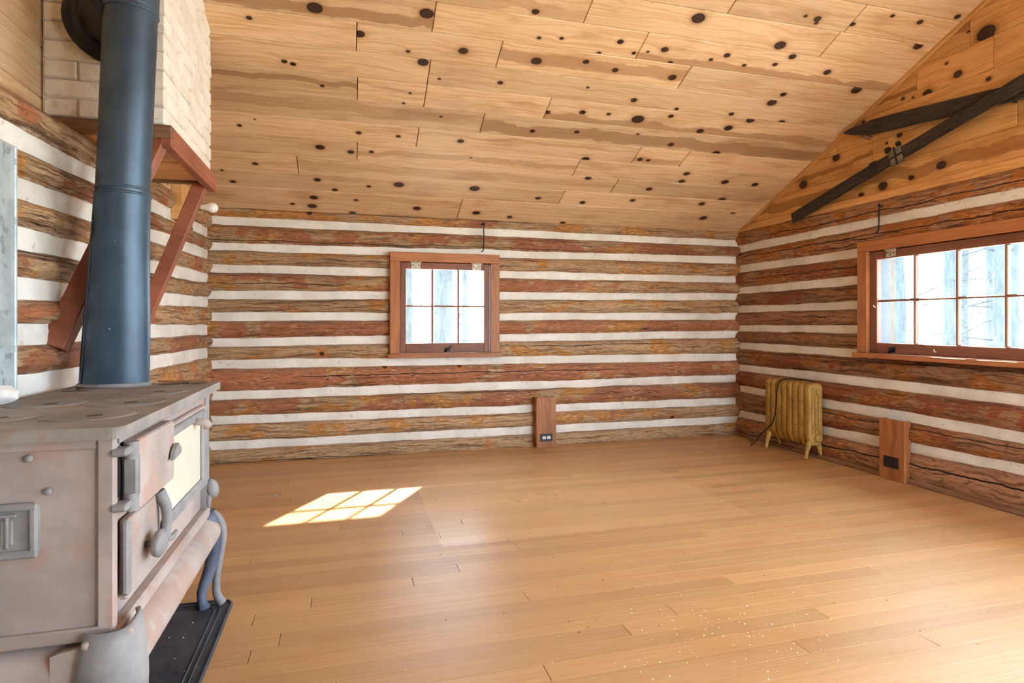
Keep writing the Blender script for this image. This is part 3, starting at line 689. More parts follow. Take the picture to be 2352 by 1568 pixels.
# ------------------------------------------------------------------ windows
def window(name, F, gx0, gx1, gz0, gz1, cols, rows, casing, sash_in, hinges, latch_x, ext=None):
    """glass edges in local x and z; the sash stands just behind the casing"""
    m = F.m
    root = bpy.data.objects.new(name, None); COL.objects.link(root); tag(root, kind='structure'); root.location = m @ Vector(((gx0 + gx1) / 2, 0, gz0 - 0.1)); root.empty_display_size = .1
    def part(nm, mat, x0, x1, y0, y1, z0, z1, par=root, bev=0.003):
        mb = MB(); c = Vector(((x0 + x1) / 2, (y0 + y1) / 2, (z0 + z1) / 2)); dx, dy, dz = x1 - x0, y1 - y0, z1 - z0
        vert = dz > dx                                     # grain runs along the longer side, which is local x of the board
        if vert: mb.box(-dz / 2, dz / 2, -dx / 2, dx / 2, -dy / 2, dy / 2, bev); loc = Matrix(((0, 1, 0), (0, 0, 1), (1, 0, 0))).to_4x4()
        else: mb.box(-dx / 2, dx / 2, -dz / 2, dz / 2, -dy / 2, dy / 2, bev); loc = Matrix(((1, 0, 0), (0, 0, -1), (0, 1, 0))).to_4x4()
        me = mb.mesh(nm, mat)
        if mat in ('trim_pine', 'sash_wood'): plank_attrs(me, (), (0, .001, 0))
        o = link(nm, me); o.matrix_basis = m @ Matrix.Translation(c) @ loc; o.parent = par; o.matrix_parent_inverse = parent_inv(par); return o
    st, tr_, br = sash_in                                  # widths of stile, top rail, bottom rail
    sx0, sx1, sz0, sz1 = gx0 - st, gx1 + st, gz0 - br, gz1 + tr_
    cw, ch, sh = casing                                    # casing width, head height, sill height
    yb = -0.062                                            # room side of the casing
    part('casing_side', 'trim_pine', sx0 - cw, sx0 - 0.002, yb, 0.0, sz0 - 0.002, sz1)
    part('casing_side', 'trim_pine', sx1 + 0.002, sx1 + cw, yb, 0.0, sz0 - 0.002, sz1)
    part('casing_head', 'trim_pine', sx0 - cw, sx1 + cw, yb - 0.002, 0.0, sz1 + 0.001, sz1 + ch)
    part('window_sill', 'trim_pine', sx0 - cw - 0.02, sx1 + cw + 0.02, yb - 0.028, 0.02, sz0 - sh, sz0 - 0.002)
    y0, y1 = -0.036, 0.004
    part('stop', 'sash_wood', sx0 - .001, sx1 + .001, 0.005, 0.045, sz1 - 0.008, sz1 + 0.04)
    for xx in (sx0 - 0.035, sx1 - 0.001): part('jamb', 'ext_paint', xx, xx + 0.036, 0.005, 0.16, sz0 - .02, sz1 + .03)
    part('jamb', 'sash_wood', sx0, sx1, 0.045, 0.16, sz1 - 0.001, sz1 + .035); part('jamb', 'sash_wood', sx0, sx1, 0.005, 0.18, sz0 - .03, sz0 + 0.004)
    sash = part('sash_stile', 'sash_wood', sx0 + .003, gx0, y0, y1, sz0 + .003, sz1 - .003); part('sash_stile', 'sash_wood', gx1, sx1 - .003, y0, y1, sz0 + .003, sz1 - .003)
    part('sash_rail', 'sash_wood', gx0, gx1, y0, y1, gz1, sz1 - .003); part('sash_rail', 'sash_wood', gx0, gx1, y0, y1, sz0 + .003, gz0)
    pw, ph = (gx1 - gx0) / cols, (gz1 - gz0) / rows
    for i in range(1, cols): part('muntin', 'sash_wood', gx0 + i * pw - .008, gx0 + i * pw + .008, y0 + .004, y1, gz0, gz1, bev=.005)
    for i in range(1, rows): part('muntin', 'sash_wood', gx0, gx1, y0 + .006, y1 - .002, gz0 + i * ph - .007, gz0 + i * ph + .007, bev=.005)
    for i in range(cols):
        for j in range(rows): part('pane', 'glass', gx0 + i * pw + .004, gx0 + (i + 1) * pw - .004, -.016, -.013, gz0 + j * ph + .004, gz0 + (j + 1) * ph - .004, bev=0)
    for hx in hinges:
        h = part('hinge', 'hinge', hx - .036, hx + .036, y0 - .004, y0 + .001, sz1 - .052, sz1 - .004, bev=.001)
        part('hinge_pin', 'hinge', hx - .046, hx + .046, y0 - .012, y0 - .002, sz1 - .008, sz1 + .002, par=h, bev=.003)
        for dx, dz in ((-.024, -.026), (.024, -.026), (0, -.04)):
            part('screw', 'black_iron', hx + dx - .004, hx + dx + .004, y0 - .006, y0 - .003, sz1 + dz - .004, sz1 + dz + .004, par=h, bev=.001)
    lt = part('latch', 'black_iron', latch_x - .024, latch_x + .024, y0 - .005, y0 + .001, sz0 + .012, sz0 + .044, bev=.001)
    mb = MB(); mb.tube([m @ Vector((latch_x - .02, y0 - .012, sz0 + .008)), m @ Vector((latch_x, y0 - .016, sz0 + .03)), m @ Vector((latch_x + .034, y0 - .012, sz0 + .056))], [.007, .008, .005], 8)
    mb.build('latch_lever', 'black_iron', lt, True)
    if ext:
        for (x0, x1, ya, yb2, z0, z1) in ext: part('exterior_casing', 'ext_paint', x0, x1, ya, yb2, z0, z1)
    return root, (sx0, sx1, sz0, sz1)
win1, s1_ = window('window_1', FB, 0.466, 1.108, 0.888, 1.488, 3, 2, (0.078, 0.075, 0.036), (0.05, 0.055, 0.08), (0.545, 1.045), 0.80)
win2, s2_ = window('window_2', FR, -3.322, -1.927, 0.914, 1.492, 5, 2, (0.085, 0.072, 0.034), (0.058, 0.06, 0.072), (-3.21, -2.02), -3.20,
                   ext=[(-1.92, -1.80, 0.165, 0.20, 0.84, 1.56)])
# two small white hooks screwed into the sash of the long window
for i, (px, py) in enumerate(((2011, 705), (2150, 808))):
    p = on(px, py, X=XR - 0.038); mb = MB()
    mb.tube([p + Vector((0.004, 0, 0)), p + Vector((-.012, 0, 0)), p + Vector((-.018, 0, .006)), p + Vector((-.014, 0, .013))], .0025, 6)
    mb.build('screw_hook', 'outlet_white', win2, True)

# ------------------------------------------------------------------ outdoors
g = MB().box(-30, 40, -25, 45, -0.60, -0.45).build('ground', 'ground'); tag(g, kind='structure')
def tree(px0, px1, dist, label, mat='bark', branches=4, lean=0.0, side='back'):
    pc = (px0 + px1) / 2; rr = ray(pc, HOR); base = Vector((rr.x, rr.y, 0)) * dist; dep = dist
    rad = abs(px1 - px0) / 2 * dep / FOC
    t = thing('tree', label, 'tree', (base.x, base.y, -0.45), 'trees outside the windows')
    pts = [Vector((base.x + lean * z + 0.04 * nz(z, px0, 0), base.y + 0.04 * nz(z, px0, 5), z)) for z in [-0.5, 0.2, 1.2, 2.4, 4, 6, 8]]
    MB().tube(pts, [rad * 1.25, rad * 1.08, rad, rad * .95, rad * .85, rad * .6, rad * .3], 14).build('trunk', mat, t, True)
    for i in range(branches):
        z = 0.5 + 2.2 * (i + random.random()) / max(1, branches); a = random.uniform(0, 6.28); L = random.uniform(.9, 1.8)
        q = Vector((base.x, base.y, z)); d = Vector((math.cos(a), math.sin(a), random.uniform(-.1, .45)))
        bp = [q + d * (L * k / 4) + Vector((.04 * nz(k, i, px0), .04 * nz(k, i, px0 + 9), .05 * nz(k, i, px0 + 4))) for k in range(5)]
        bo = MB().tube(bp, [.016, .012, .009, .006, .003], 6).build('branch', mat, t, True)
        for k in (1, 2, 3):
            d2 = (d + Vector((random.uniform(-.8, .8), random.uniform(-.8, .8), random.uniform(-.2, .5)))).normalized()
            MB().tube([bp[k], bp[k] + d2 * .3, bp[k] + d2 * .55 + Vector((0, 0, .03))], [.006, .004, .002], 5).build('twig', mat, bo, True)
    return t
tree(926, 948, 12.5, 'slim grey trunk seen through the left panes of the small window', 'pale_bark', 3)
tree(998, 1042, 11.0, 'stout pale trunk behind the middle panes of the small window', 'pale_bark', 3)
tree(1062, 1074, 14.5, 'thin pale trunk behind the right panes of the small window', 'pale_bark', 3)
tree(2050, 2078, 8.5, 'grey trunk next to the pale exterior casing of the long window', 'bark', 4)
tree(2170, 2201, 8.0, 'broad grey trunk behind the second column of panes of the long window', 'bark', 5)
tree(2209, 2224, 11.5, 'thin pale trunk just past the second muntin of the long window', 'pale_bark', 4)
tree(2266, 2283, 9.5, 'slender grey trunk left of a leaning trunk in the third column of panes', 'bark', 4)
tree(2288, 2314, 7.5, 'leaning grey trunk in the third column of panes of the long window', 'bark', 5, -0.02)
tree(2322, 2340, 10.5, 'grey trunk behind the fourth column of panes, at the right edge of the photo', 'bark', 4)

# ------------------------------------------------------------------ brick chimney on its wooden bracket
CX0, CX1, CY0, CY1, CZ0 = -1.085, -0.674, 2.60, 3.43, 1.82
ch = thing('brick_chimney', 'whitewashed brick chimney hung on the left wall above the cook stove', 'chimney', ((CX0 + CX1) / 2, (CY0 + CY1) / 2, CZ0))
MB().box(CX0, CX1 - 0.011, CY0 + 0.011, CY1 - 0.011, CZ0, 2.95).build('mortar_core', 'mortar', ch)
BH, BL, BD = 0.0715, 0.205, 0.098
bmesh_cache = {}
def brick(x0, x1, y0, y1, z):
    dx, dy = x1 - x0 - 0.005, y1 - y0 - 0.005
    if dx < 0.02 or dy < .02: return
    key = (round(dx, 3), round(dy, 3))
    if key not in bmesh_cache:
        me = MB().box(-dx / 2, dx / 2, -dy / 2, dy / 2, -(BH - .006) / 2, (BH - .006) / 2, 0.006).mesh('brick', 'brick'); fixn(me); bmesh_cache[key] = me
    o = bpy.data.objects.new('brick', bmesh_cache[key]); COL.objects.link(o)
    o.location = ((x0 + x1) / 2 + random.uniform(-.002, .003), (y0 + y1) / 2 + random.uniform(-.003, .002), z + random.uniform(-.001, .001))
    o.rotation_euler = (0, random.uniform(-.008, .008), random.uniform(-.012, .012))
    o.parent = ch; o.matrix_parent_inverse = parent_inv(ch)
for c_ in range(15):
    z = CZ0 + (c_ + .5) * BH
    if c_ % 2 == 0:                                        # long sides run through on the right face
        y = CY0
        while y < CY1 - .01: brick(CX1 - BD, CX1, y, min(y + BL, CY1), z); y += BL
        x = CX1 - BD; first = 1
        while x > CX0 + .01:
            L = BL if not first else BL * .97; brick(max(x - L, CX0), x, CY0, CY0 + BD, z); x -= L; first = 0
    else:
        x = CX1
        while x > CX0 + .01: brick(max(x - BL, CX0), x, CY0, CY0 + BD, z); x -= BL
        y = CY0 + BD
        while y < CY1 - .01: brick(CX1 - BD, CX1, y, min(y + BL, CY1), z); y += BL
br = thing('chimney_bracket', 'red-stained timber bracket with two slanting braces under the brick chimney', 'bracket', (XL + .02, 3.0, 1.0))
slat('ledger_board', 'raw_brown', (CX0, CY0 + .012, 1.793), (CX1 + .022, CY0 + .012, 1.793), 0.052, 0.036, (0, -1, 0), br)
slat('ledger_board', 'red_wood', (CX1 + .002, CY0 - .004, 1.777), (CX1 + .002, CY1 + .01, 1.777), 0.084, 0.04, (1, 0, 0), br)
slat('ledger_board', 'raw_brown', (CX0, CY1 - .012, 1.793), (CX1 - .02, CY1 - .012, 1.793), 0.052, 0.036, (0, -1, 0), br)
for yy in (2.75, 2.93, 3.12, 3.30): slat('soffit_board', 'gable_pine', (CX0, yy, 1.788), (CX1 - .02, yy, 1.788), 0.175, 0.02, (0, 0, 1), br)
slat('brace', 'red_wood', (-0.975, 2.43, 0.965), (-0.715, 2.63, 1.765), 0.060, 0.075, (1, 0, 0), br)
slat('brace', 'red_wood', (-1.00, 3.375, 0.99), (-0.715, 3.375, 1.755), 0.056, 0.062, (1, 0, 0), br)

# ------------------------------------------------------------------ stove pipe
pp = thing('stove_pipe', 'blue-grey round stove pipe rising from the cook stove to the chimney', 'stove pipe', (-0.795, 2.44, 0.826))
PB, PT = Vector((-0.792, 2.43, 0.826)), Vector((-0.722, 2.40, 2.38))
def pax(z): return PB.lerp(PT, (z - PB.z) / (PT.z - PB.z))
def psec(z0, z1, r0, r1, nm, mat='pipe', n=40, steps=8):
    rows = []
    for i in range(steps + 1):
        t = i / steps; z = z0 + (z1 - z0) * t; c = pax(z); e = r0 if isinstance(r0, tuple) else (r0, r0); f = r1 if isinstance(r1, tuple) else (r1, r1)
        s_ = t * t * (3 - 2 * t)
        rx, ry = e[0] + (f[0] - e[0]) * s_, e[1] + (f[1] - e[1]) * s_
        rows.append([Vector((c.x + rx * math.cos(a), c.y + ry * math.sin(a), z)) for a in [2 * math.pi * k / n for k in range(n)]])
    mb = MB(); mb.quad_grid(rows, True); mb.f.append(tuple(range(n))[::-1]); e = steps * n; mb.f.append(tuple(e + k for k in range(n)))
    return mb.build(nm, mat, pp, sharp=40)
psec(0.826, 1.505, (0.108, 0.080), (0.086, 0.086), 'lower_section')
psec(1.498, 2.148, 0.083, 0.083, 'upper_section', steps=3)
psec(2.142, 2.38, 0.0855, 0.0855, 'top_section', steps=2)
for z, r0 in ((1.503, .0885), (1.523, .0862), (2.146, .0875), (2.164, .0862)):
    c = pax(z); mb = MB(); mb.lathe([(r0 - .006, -.006), (r0, -.003), (r0, .003), (r0 - .006, .006)], 40, Matrix.Translation(c)); mb.build('crimp_band', 'pipe', pp, True)
c = pax(.83); mb = MB(); rows = []
for (dz, k) in ((0, 1.0), (0, 1.06), (.012, 1.05), (.014, 1.0)):
    rows.append([Vector((c.x + .108 * k * math.cos(2 * math.pi * i / 40), c.y + .08 * k * math.sin(2 * math.pi * i / 40), .8265 + dz)) for i in range(40)])
mb.quad_grid(rows, True); mb.build('base_collar', 'stove_grey', pp, True)
slat('seam', 'pipe', pax(.84) + Vector((-.088, -.050, 0)), pax(1.49) + Vector((-.072, -.047, 0)), .008, .004, (-.8, -.6, 0), pp)
pc = pax(2.235)
tee0 = Vector((pc.x - .02, pc.y + .0, 2.185)); tee1 = Vector((-0.862, 2.607, 2.185)); ax = (tee1 - tee0)
MB().tube([tee0, tee0 + ax * .3, tee0 + ax * .62, tee1], [.10, .104, .112, .118], 32, True).build('elbow', 'black_pipe', pp, True)
MB().tube([tee1 - ax.normalized() * .055, tee1 - ax.normalized() * .04, tee1 - ax.normalized() * .012, tee1], [.120, .135, .150, .154], 36, True).build('thimble_collar', 'black_pipe', pp, sharp=50)
# ------------------------------------------------------------------ cook stove
SX, SY0, SY1, ST = -0.49, 1.50, 2.40, 0.80                 # front face (towards the room), near end, far end, underside of the top
SXB = -0.925
sv = thing('cook_stove', 'dusty cast-iron wood cook stove with cream oven panel against the left wall', 'stove', ((SX + SXB) / 2, 1.95, 0.0))
body = MB()
rows = []
for z, gx, gy in ((0.375, -.018, 0.0), (0.385, -.014, 0.0), (0.80, 0.0, 0.0)):
    rows.append([Vector(p) for p in ((SXB, SY0 + gy, z), (SX + gx, SY0 + gy, z), (SX + gx, SY1, z), (SXB, SY1, z))])
body.quad_grid(rows, True); body.f += [(0, 1, 2, 3), (8, 9, 10, 11)]
bo = body.build('body', 'stove', sv)
def bx(nm, mat, x0, x1, y0, y1, z0, z1, bev=.004, par=None):
    return MB().box(x0, x1, y0, y1, z0, z1, bev).build(nm, mat, par or sv)
# corner posts and rails of the end
bx('corner_post', 'stove', SX - .030, SX + .004, SY0 - .010, SY0 + .012, .378, .80)
bx('end_rail', 'stove', SXB, SX + .002, SY0 - .012, SY0 + .004, .362, .392)
bx('end_rail', 'stove', SXB, SX - .028, SY0 - .006, SY0 + .004, .775, .80)
# top plate with rounded corner
def rrect(x0, x1, y0, y1, r_, n=6):
    pts = []
    for cx, cy, a0 in ((x1 - r_, y0 + r_, -90), (x1 - r_, y1 - r_, 0), (x0 + r_, y1 - r_, 90), (x0 + r_, y0 + r_, 180)):
        pts += [(cx + r_ * math.cos(R(a0 + 90 * i / n)), cy + r_ * math.sin(R(a0 + 90 * i / n))) for i in range(n + 1)]
    return pts
top = MB().prism(rrect(-0.935, -0.462, 1.468, 2.53, 0.028), .80, .826, bev=.004).build('cook_top', 'stove_top', sv)
for (x, y, r_) in ((-.60, 1.68, .095), (-.80, 1.70, .085), (-.60, 1.93, .095), (-.80, 1.95, .09), (-.60, 2.2, .095)):
    l = MB().lathe([(r_ + .006, .824), (r_ + .006, .8275), (r_ + .002, .8275), (r_, .8262), (r_ - .003, .8282), (.01, .829)], 36, Matrix.Translation((x, y, 0))).build('stove_lid', 'stove_top', top, sharp=30)
    MB().box(-.016, .016, -.006, .006, .8285, .8298, .001, Matrix.Translation((x + .02, y - .03, 0)) @ Matrix.Rotation(.6, 4, 'Z')).build('lifter_slot', 'black_iron', l)
for (x, y) in ((-.86, 2.29), (-.62, 2.44), (-.55, 2.47)): MB().box(-.035, .035, -.007, .007, .8255, .8268, .0, Matrix.Translation((x, y, 0)) @ Matrix.Rotation(.2, 4, 'Z')).build('vent_slot', 'black_iron', top)
# front: dark gap under the top, firebox door, oven door, ash door
bx('front_rail', 'stove_top', SX, SX + .006, SY0 + .02, SY1 + .05, .782, .80, .002)
for zz in (.776, .655): bx('hinge_lug', 'stove_grey', SX - .004, SX + .030, SY0 - .016, SY0 + .030, zz - .018, zz - .001, .005)
bx('draft_slot', 'black_iron', SX, SX + .002, SY0 + .020, SY0 + .034, .662, .755, .0)
def front_door(nm, mat, pts, x0, x1, bev=.006):            # outline in (Y, Z), standing on the front face
    mat4 = Matrix(((0, 0, 1, 0), (1, 0, 0, 0), (0, 1, 0, 0), (0, 0, 0, 1)))
    return MB().prism(pts, x0, x1, mat4, bev).build(nm, mat, sv)
def rr2(y0, y1, z0, z1, r_): return rrect(y0, y1, z0, z1, r_, 4)
fd = front_door('firebox_door', 'stove', rr2(1.545, 1.845, .622, .784, .014), SX + .002, SX + .034)
for zz in (.762, .645): MB().tube([(SX + .02, 1.545, zz - .02), (SX + .02, 1.545, zz + .02)], .016, 12).build('hinge_knuckle', 'stove_grey', fd, sharp=40)
bx('door_edge', 'stove_grey', SX + .004, SX + .036, 1.535, 1.556, .655, .755, .005, fd)
MB().prism([(0, 0), (.072, .006), (.078, .018), (.05, .038), (.02, .026)], -.006, .006, Matrix.Translation((SX + .045, 1.775, .685)) @ Matrix(((0, 0, 1, 0), (1, 0, 0, 0), (0, 1, 0, 0), (0, 0, 0, 1))), .003).build('door_latch', 'stove_grey', fd)
od = front_door('oven_door', 'stove', rr2(1.775, 2.335, .478, .765, .02), SX + .001, SX + .014, .005)
front_door('cream_panel', 'cream', rr2(1.80, 2.235, .515, .728, .014), SX + .0135, SX + .0165, .002).parent = od
cpn = [o for o in COL.objects if o.name.startswith('cream_panel')][0]; cpn.matrix_parent_inverse = parent_inv(od)
for (y0, y1, z0, z1, dx) in ((1.785, 2.288, .490, .524, .028), (2.236, 2.286, .492, .752, .0265), (1.79, 2.284, .728, .754, .025)): bx('door_frame', 'stove_grey', SX + .012, SX + dx, y0, y1, z0, z1, .008, od)
MB().tube([(SX + .014, 2.13, .735), (SX + .05, 2.14, .728), (SX + .056, 2.15, .715)], [.010, .013, .016], 12).build('door_knob', 'stove', od, True)
ad = front_door('ash_door', 'stove', rr2(1.53, 1.775, .425, .606, .012), SX + .001, SX + .016, .004)
bx('hinge_bar', 'stove_grey', SX + .006, SX + .026, 1.515, 1.535, .44, .61, .007, ad)
kn = MB().lathe([(.010, 0), (.012, .014), (.040, .022), (.046, .034), (.030, .044), (.004, .046)], 24, Matrix.Translation((SX + .014, 1.665, .505)) @ Matrix.Rotation(R(90), 4, 'Y') @ Matrix.Scale(.72, 4, (1, 0, 0))).build('draft_knob', 'stove_grey', ad, True)
MB().tube(smooth_path([Vector(q) for q in ((SX + .02, 1.752, .612), (SX + .036, 1.756, .57), (SX + .036, 1.762, .52), (SX + .034, 1.758, .478))], 4), [.015 - .0004 * i for i in range(13)], 12).build('lever', 'stove_grey', sv, True)
MB().tube([(SX + .026, 1.745, .485), (SX + .046, 1.775, .482), (SX + .05, 1.80, .49)], [.009, .008, .005], 10).build('lever_foot', 'stove_grey', sv, True)
MB().lathe([(.012, -.034), (.019, -.022), (.023, -.004), (.021, .012), (.015, .024), (.006, .034)], 16, Matrix.Translation((SX + .022, SY1 - .012, .452)) @ Matrix.Rotation(R(-12), 4, 'Y')).build('corner_bracket', 'stove_grey', sv, True)
MB().tube([(SX + .014, SY1 - .02, .43), (SX + .012, SY1 - .022, .405), (SX + .014, SY1 - .022, .385)], [.012, .010, .006], 10).build('bracket_tail', 'stove_grey', sv, True)
bx('far_post', 'stove_grey', SX - .02, SX + .010, SY1 - .03, SY1 + .006, .38, .80)
# front plinth: moulding strip and the big rolled base
bx('base_moulding', 'stove', SX - .02, SX + .012, SY0 - .012, SY1 + .01, .345, .382, .006)
rows = []
for y in [SY0 - .02 + (SY1 - SY0 + .045) * i / 16 for i in range(17)]:
    rows.append([Vector((SX - .060 + .105 * math.cos(R(a)), y, .283 + .070 * math.sin(R(a)))) for a in range(-120, 121, 12)])
mb = MB(); mb.quad_grid(rows, True); k = len(rows[0]); mb.f.append(tuple(range(k))[::-1]); mb.f.append(tuple(16 * k + j for j in range(k))); mb.build('rolled_base', 'stove', sv, sharp=60)
rows = []
for x in [SXB + (SX - .03 - SXB) * i / 10 for i in range(11)]:
    rows.append([Vector((x, SY0 + .055 - .075 * math.cos(R(a)), .292 + .070 * math.sin(R(a)))) for a in range(-120, 121, 12)])
mb = MB(); mb.quad_grid(rows, True); mb.f.append(tuple(range(k))[::-1]); mb.f.append(tuple(10 * k + j for j in range(k))); mb.build('rolled_base', 'stove', sv, sharp=60)
# legs: a bulging corner cap running down into a curved foot
def leg(cx, cy, dx, dy, mat):
    pts, rad = [], []
    for t in [i / 12 for i in range(13)]:
        z = .345 * (1 - t) + .006
        o_ = .030 * math.sin(math.pi * min(1, t * 1.15)) - .035 * max(0, t - .45) + .09 * max(0, t - .8)
        pts.append(Vector((cx + dx * o_, cy + dy * o_, z)))
        rr_ = .024 * (1 - t) ** 1.1 + .013 + (.010 if t > .93 else 0)
        rad.append((rr_, rr_ * 1.05))
    return MB().tube(pts, rad, 14).build('leg', mat, sv, True)
leg(SX - .012, SY1 + .02, 1, .5, 'leg_iron'); leg(SXB + .05, SY1, -.3, .6, 'leg_iron'); leg(SXB + .05, SY0 + .03, -.3, -.6, 'leg_iron')
leg(SX - .01, SY0 + .03, .7, -.7, 'leg_iron')
# rim of the far leg, hooked over the base
pts = [(SX - .05, SY1 + .035, .352), (SX - .005, SY1 + .04, .352), (SX + .035, SY1 + .04, .325), (SX + .05, SY1 + .04, .27), (SX + .042, SY1 + .038, .20), (SX + .03, SY1 + .035, .12), (SX + .03, SY1 + .03, .05), (SX + .05, SY1 + .03, .012)]
pts = smooth_path([Vector(q) for q in pts], 4)
MB().tube(pts, [.016 - .003 * math.sin(math.pi * i / (len(pts) - 1)) for i in range(len(pts))], 10).build('leg_rim', 'stove_grey', sv, True)
# bulging cap of the near corner with three bolts
mb = MB(); rows = []
for i in range(9):
    t = i / 8; z = .388 - .27 * t; b_ = .016 + .022 * math.sin(math.pi * (t * .8 + .1))
    row = []
    for j in range(13):
        a = R(-40 + (j / 12) * 170 - 90)                   # wraps from the end round to the front
        row.append(Vector((SX - .012 + (b_ + .035) * math.cos(a), SY0 + .018 + (b_ + .035) * math.sin(a), z + .018 * max(0, math.cos((j / 12 - .85) * 5)) * (1 - t))))
    rows.append(row)
mb.quad_grid(rows); cap = mb.build('leg_cap', 'stove_grey', sv, True)
cap.modifiers.new('solid', 'SOLIDIFY').thickness = .008
for (x, y, z) in ((SX + .030, SY0 - .010, .375), (SX - .040, SY0 - .030, .365), (SX - .04, SY0 - .042, .24)):
    MB().lathe([(.011, 0), (.011, .006), (.006, .010)], 12, Matrix.Translation((x, y, z)) @ Matrix.Rotation(R(90), 4, 'X') @ Matrix.Rotation(R(20), 4, 'Y')).build('bolt', 'stove', cap, True)
# draft register on the near end
me4 = Matrix.Translation((0, SY0, 0)) @ Matrix(((1, 0, 0, 0), (0, 0, -1, 0), (0, 1, 0, 0), (0, 0, 0, 1)))
dr = MB().prism(rrect(-.86, -.628, .556, .670, .014, 4), 0, .010, me4, .003).build('draft_register', 'stove_grey', sv)
for (x0, x1, z0, z1, dy) in ((-.861, -.627, .655, .671, .018), (-.861, -.627, .555, .572, .018), (-.643, -.628, .558, .668, .0168), (-.86, -.846, .558, .668, .0168)): bx('register_rim', 'stove_grey', x0, x1, SY0 - dy, SY0 - .006, z0, z1, .004, dr)
for i in range(4):
    x = -.83 + i * .048; bx('slide_rib', 'stove_grey', x, x + .007, SY0 - .016, SY0 - .008, .578, .648, .002, dr)
    bx('slide_opening', 'black_iron', x + .012, x + .022, SY0 - .0108, SY0 - .0100, .585, .640, 0, dr) if i < 3 else None
bx('slide_bar', 'stove_grey', -.85, -.665, SY0 - .017, SY0 - .009, .643, .650, .002, dr)
bx('slide_panel', 'stove_grey', -.694, -.672, SY0 - .013, SY0 - .008, .585, .638, .002, dr)
for (x, z) in ((-.647, .763), (-.612, .691), (-.86, .763)):
    MB().lathe([(.008, 0), (.008, .004), (.004, .008)], 12, Matrix.Translation((x, SY0 - .002, z)) @ Matrix.Rotation(R(90), 4, 'X')).build('bolt', 'stove_grey', sv, True)

# crumpled white lump on the stove top
mb = MB(); rows = []
c = on(-4, 918, Z=.84)
for i in range(11):
    ph = math.pi * i / 10; row = []
    for j in range(16):
        a = 2 * math.pi * j / 16; d = Vector((math.sin(ph) * math.cos(a), math.sin(ph) * math.sin(a), math.cos(ph)))
        k = 1 + .25 * mnoise.noise(d * 2.4) + .12 * mnoise.noise(d * 6)
        row.append(Vector((c.x, c.y, .826 + .026)) + Vector((d.x * .045, d.y * .04, d.z * .028)) * k)
    rows.append(row)
mb.quad_grid(rows, True); o = mb.build('plaster_lump', 'white_lump', None, True); tag(o, 'crumpled white lump lying on the cook stove top', 'lump')
# splinters of kindling left on the far corner of the stove top
ks = thing('kindling_scrap', 'charred splinters of kindling on the far corner of the stove top', 'kindling', (-.56, 2.47, .826))
for i, (x, y, a, L) in enumerate(((-.60, 2.465, .25, .10), (-.55, 2.48, -.15, .12), (-.53, 2.46, .6, .07), (-.63, 2.485, 0, .08))):
    board('splinter', ks, 'trim_pine' if i % 2 else 'raw_brown', (x, y, .8315 + .003 * (i % 2)), (L, .012, .007), (0, .04 * (i - 1.5), a), .002)
# galvanised heat shield standing behind the stove
hs = thing('heat_shield', 'galvanised sheet-metal heat shield standing behind the cook stove', 'heat shield', (-.944, 1.6, 0.0))
slat('sheet', 'galv', (-.944, 0.9, .787), (-.944, 2.10, .787), 1.572, .003, (1, 0, 0), hs)
slat('folded_edge', 'galv', (-.944, 2.10, .002), (-.944, 2.10, 1.572), .012, .012, (1, 0, 0), hs)
# black mat under the stove
mt = thing('stove_mat', 'black pressed-metal stove mat under the cook stove legs', 'stove mat', (-.68, 1.95, 0.0))
MB().prism(rrect(-.955, -.405, 1.25, 2.475, .045), 0.0006, .006, bev=.002).build('sheet', 'mat', mt)
for inset, h in ((.0, .009), (.030, .0082), (.048, .0078)):
    ring = rrect(-.955 + inset + .006, -.405 - inset - .006, 1.25 + inset + .006, 2.475 - inset - .006, .045); ring.append(ring[0])
    MB().tube([(x, y, .0045) for x, y in ring], .0055 if inset == 0 else .004, 8, False).build('pressed_bead', 'mat', mt, True)

# ------------------------------------------------------------------ bulb on the left wall near the corner
lb = thing('wall_lamp', 'bare white light bulb in a black socket on a pine block by the corner', 'lamp', (-.95, 4.05, 1.69))
slat('mount_block', 'gable_pine', (-.955, 4.00, 1.66), (-.955, 4.00, 1.885), .19, .06, (1, 0, 0), lb)
sk = MB().tube([(-.926, 4.0, 1.752), (-.89, 4.0, 1.752), (-.848, 3.995, 1.752)], [.030, .024, .020], 18).build('socket', 'black_iron', lb, sharp=40)
prof = [(.014, 0), (.0145, .012), (.018, .030), (.0285, .055), (.031, .068), (.029, .082), (.021, .094), (.010, .1), (.002, .101)]
MB().lathe(prof, 24, Matrix.Translation((-.850, 3.995, 1.752)) @ Matrix.Rotation(R(90), 4, 'Y')).build('bulb', 'bulb', lb, True)
MB().tube([(-.890, 3.985, 1.735), (-.890, 3.985, 1.70), (-.890, 3.985, 1.62)], .0016, 5).build('pull_chain', 'black_iron', lb, True)
MB().lathe([(.001, 0), (.005, .003), (.005, .009), (.001, .012)], 8, Matrix.Translation((-.890, 3.985, 1.61))).build('chain_pull', 'black_iron', lb, True)

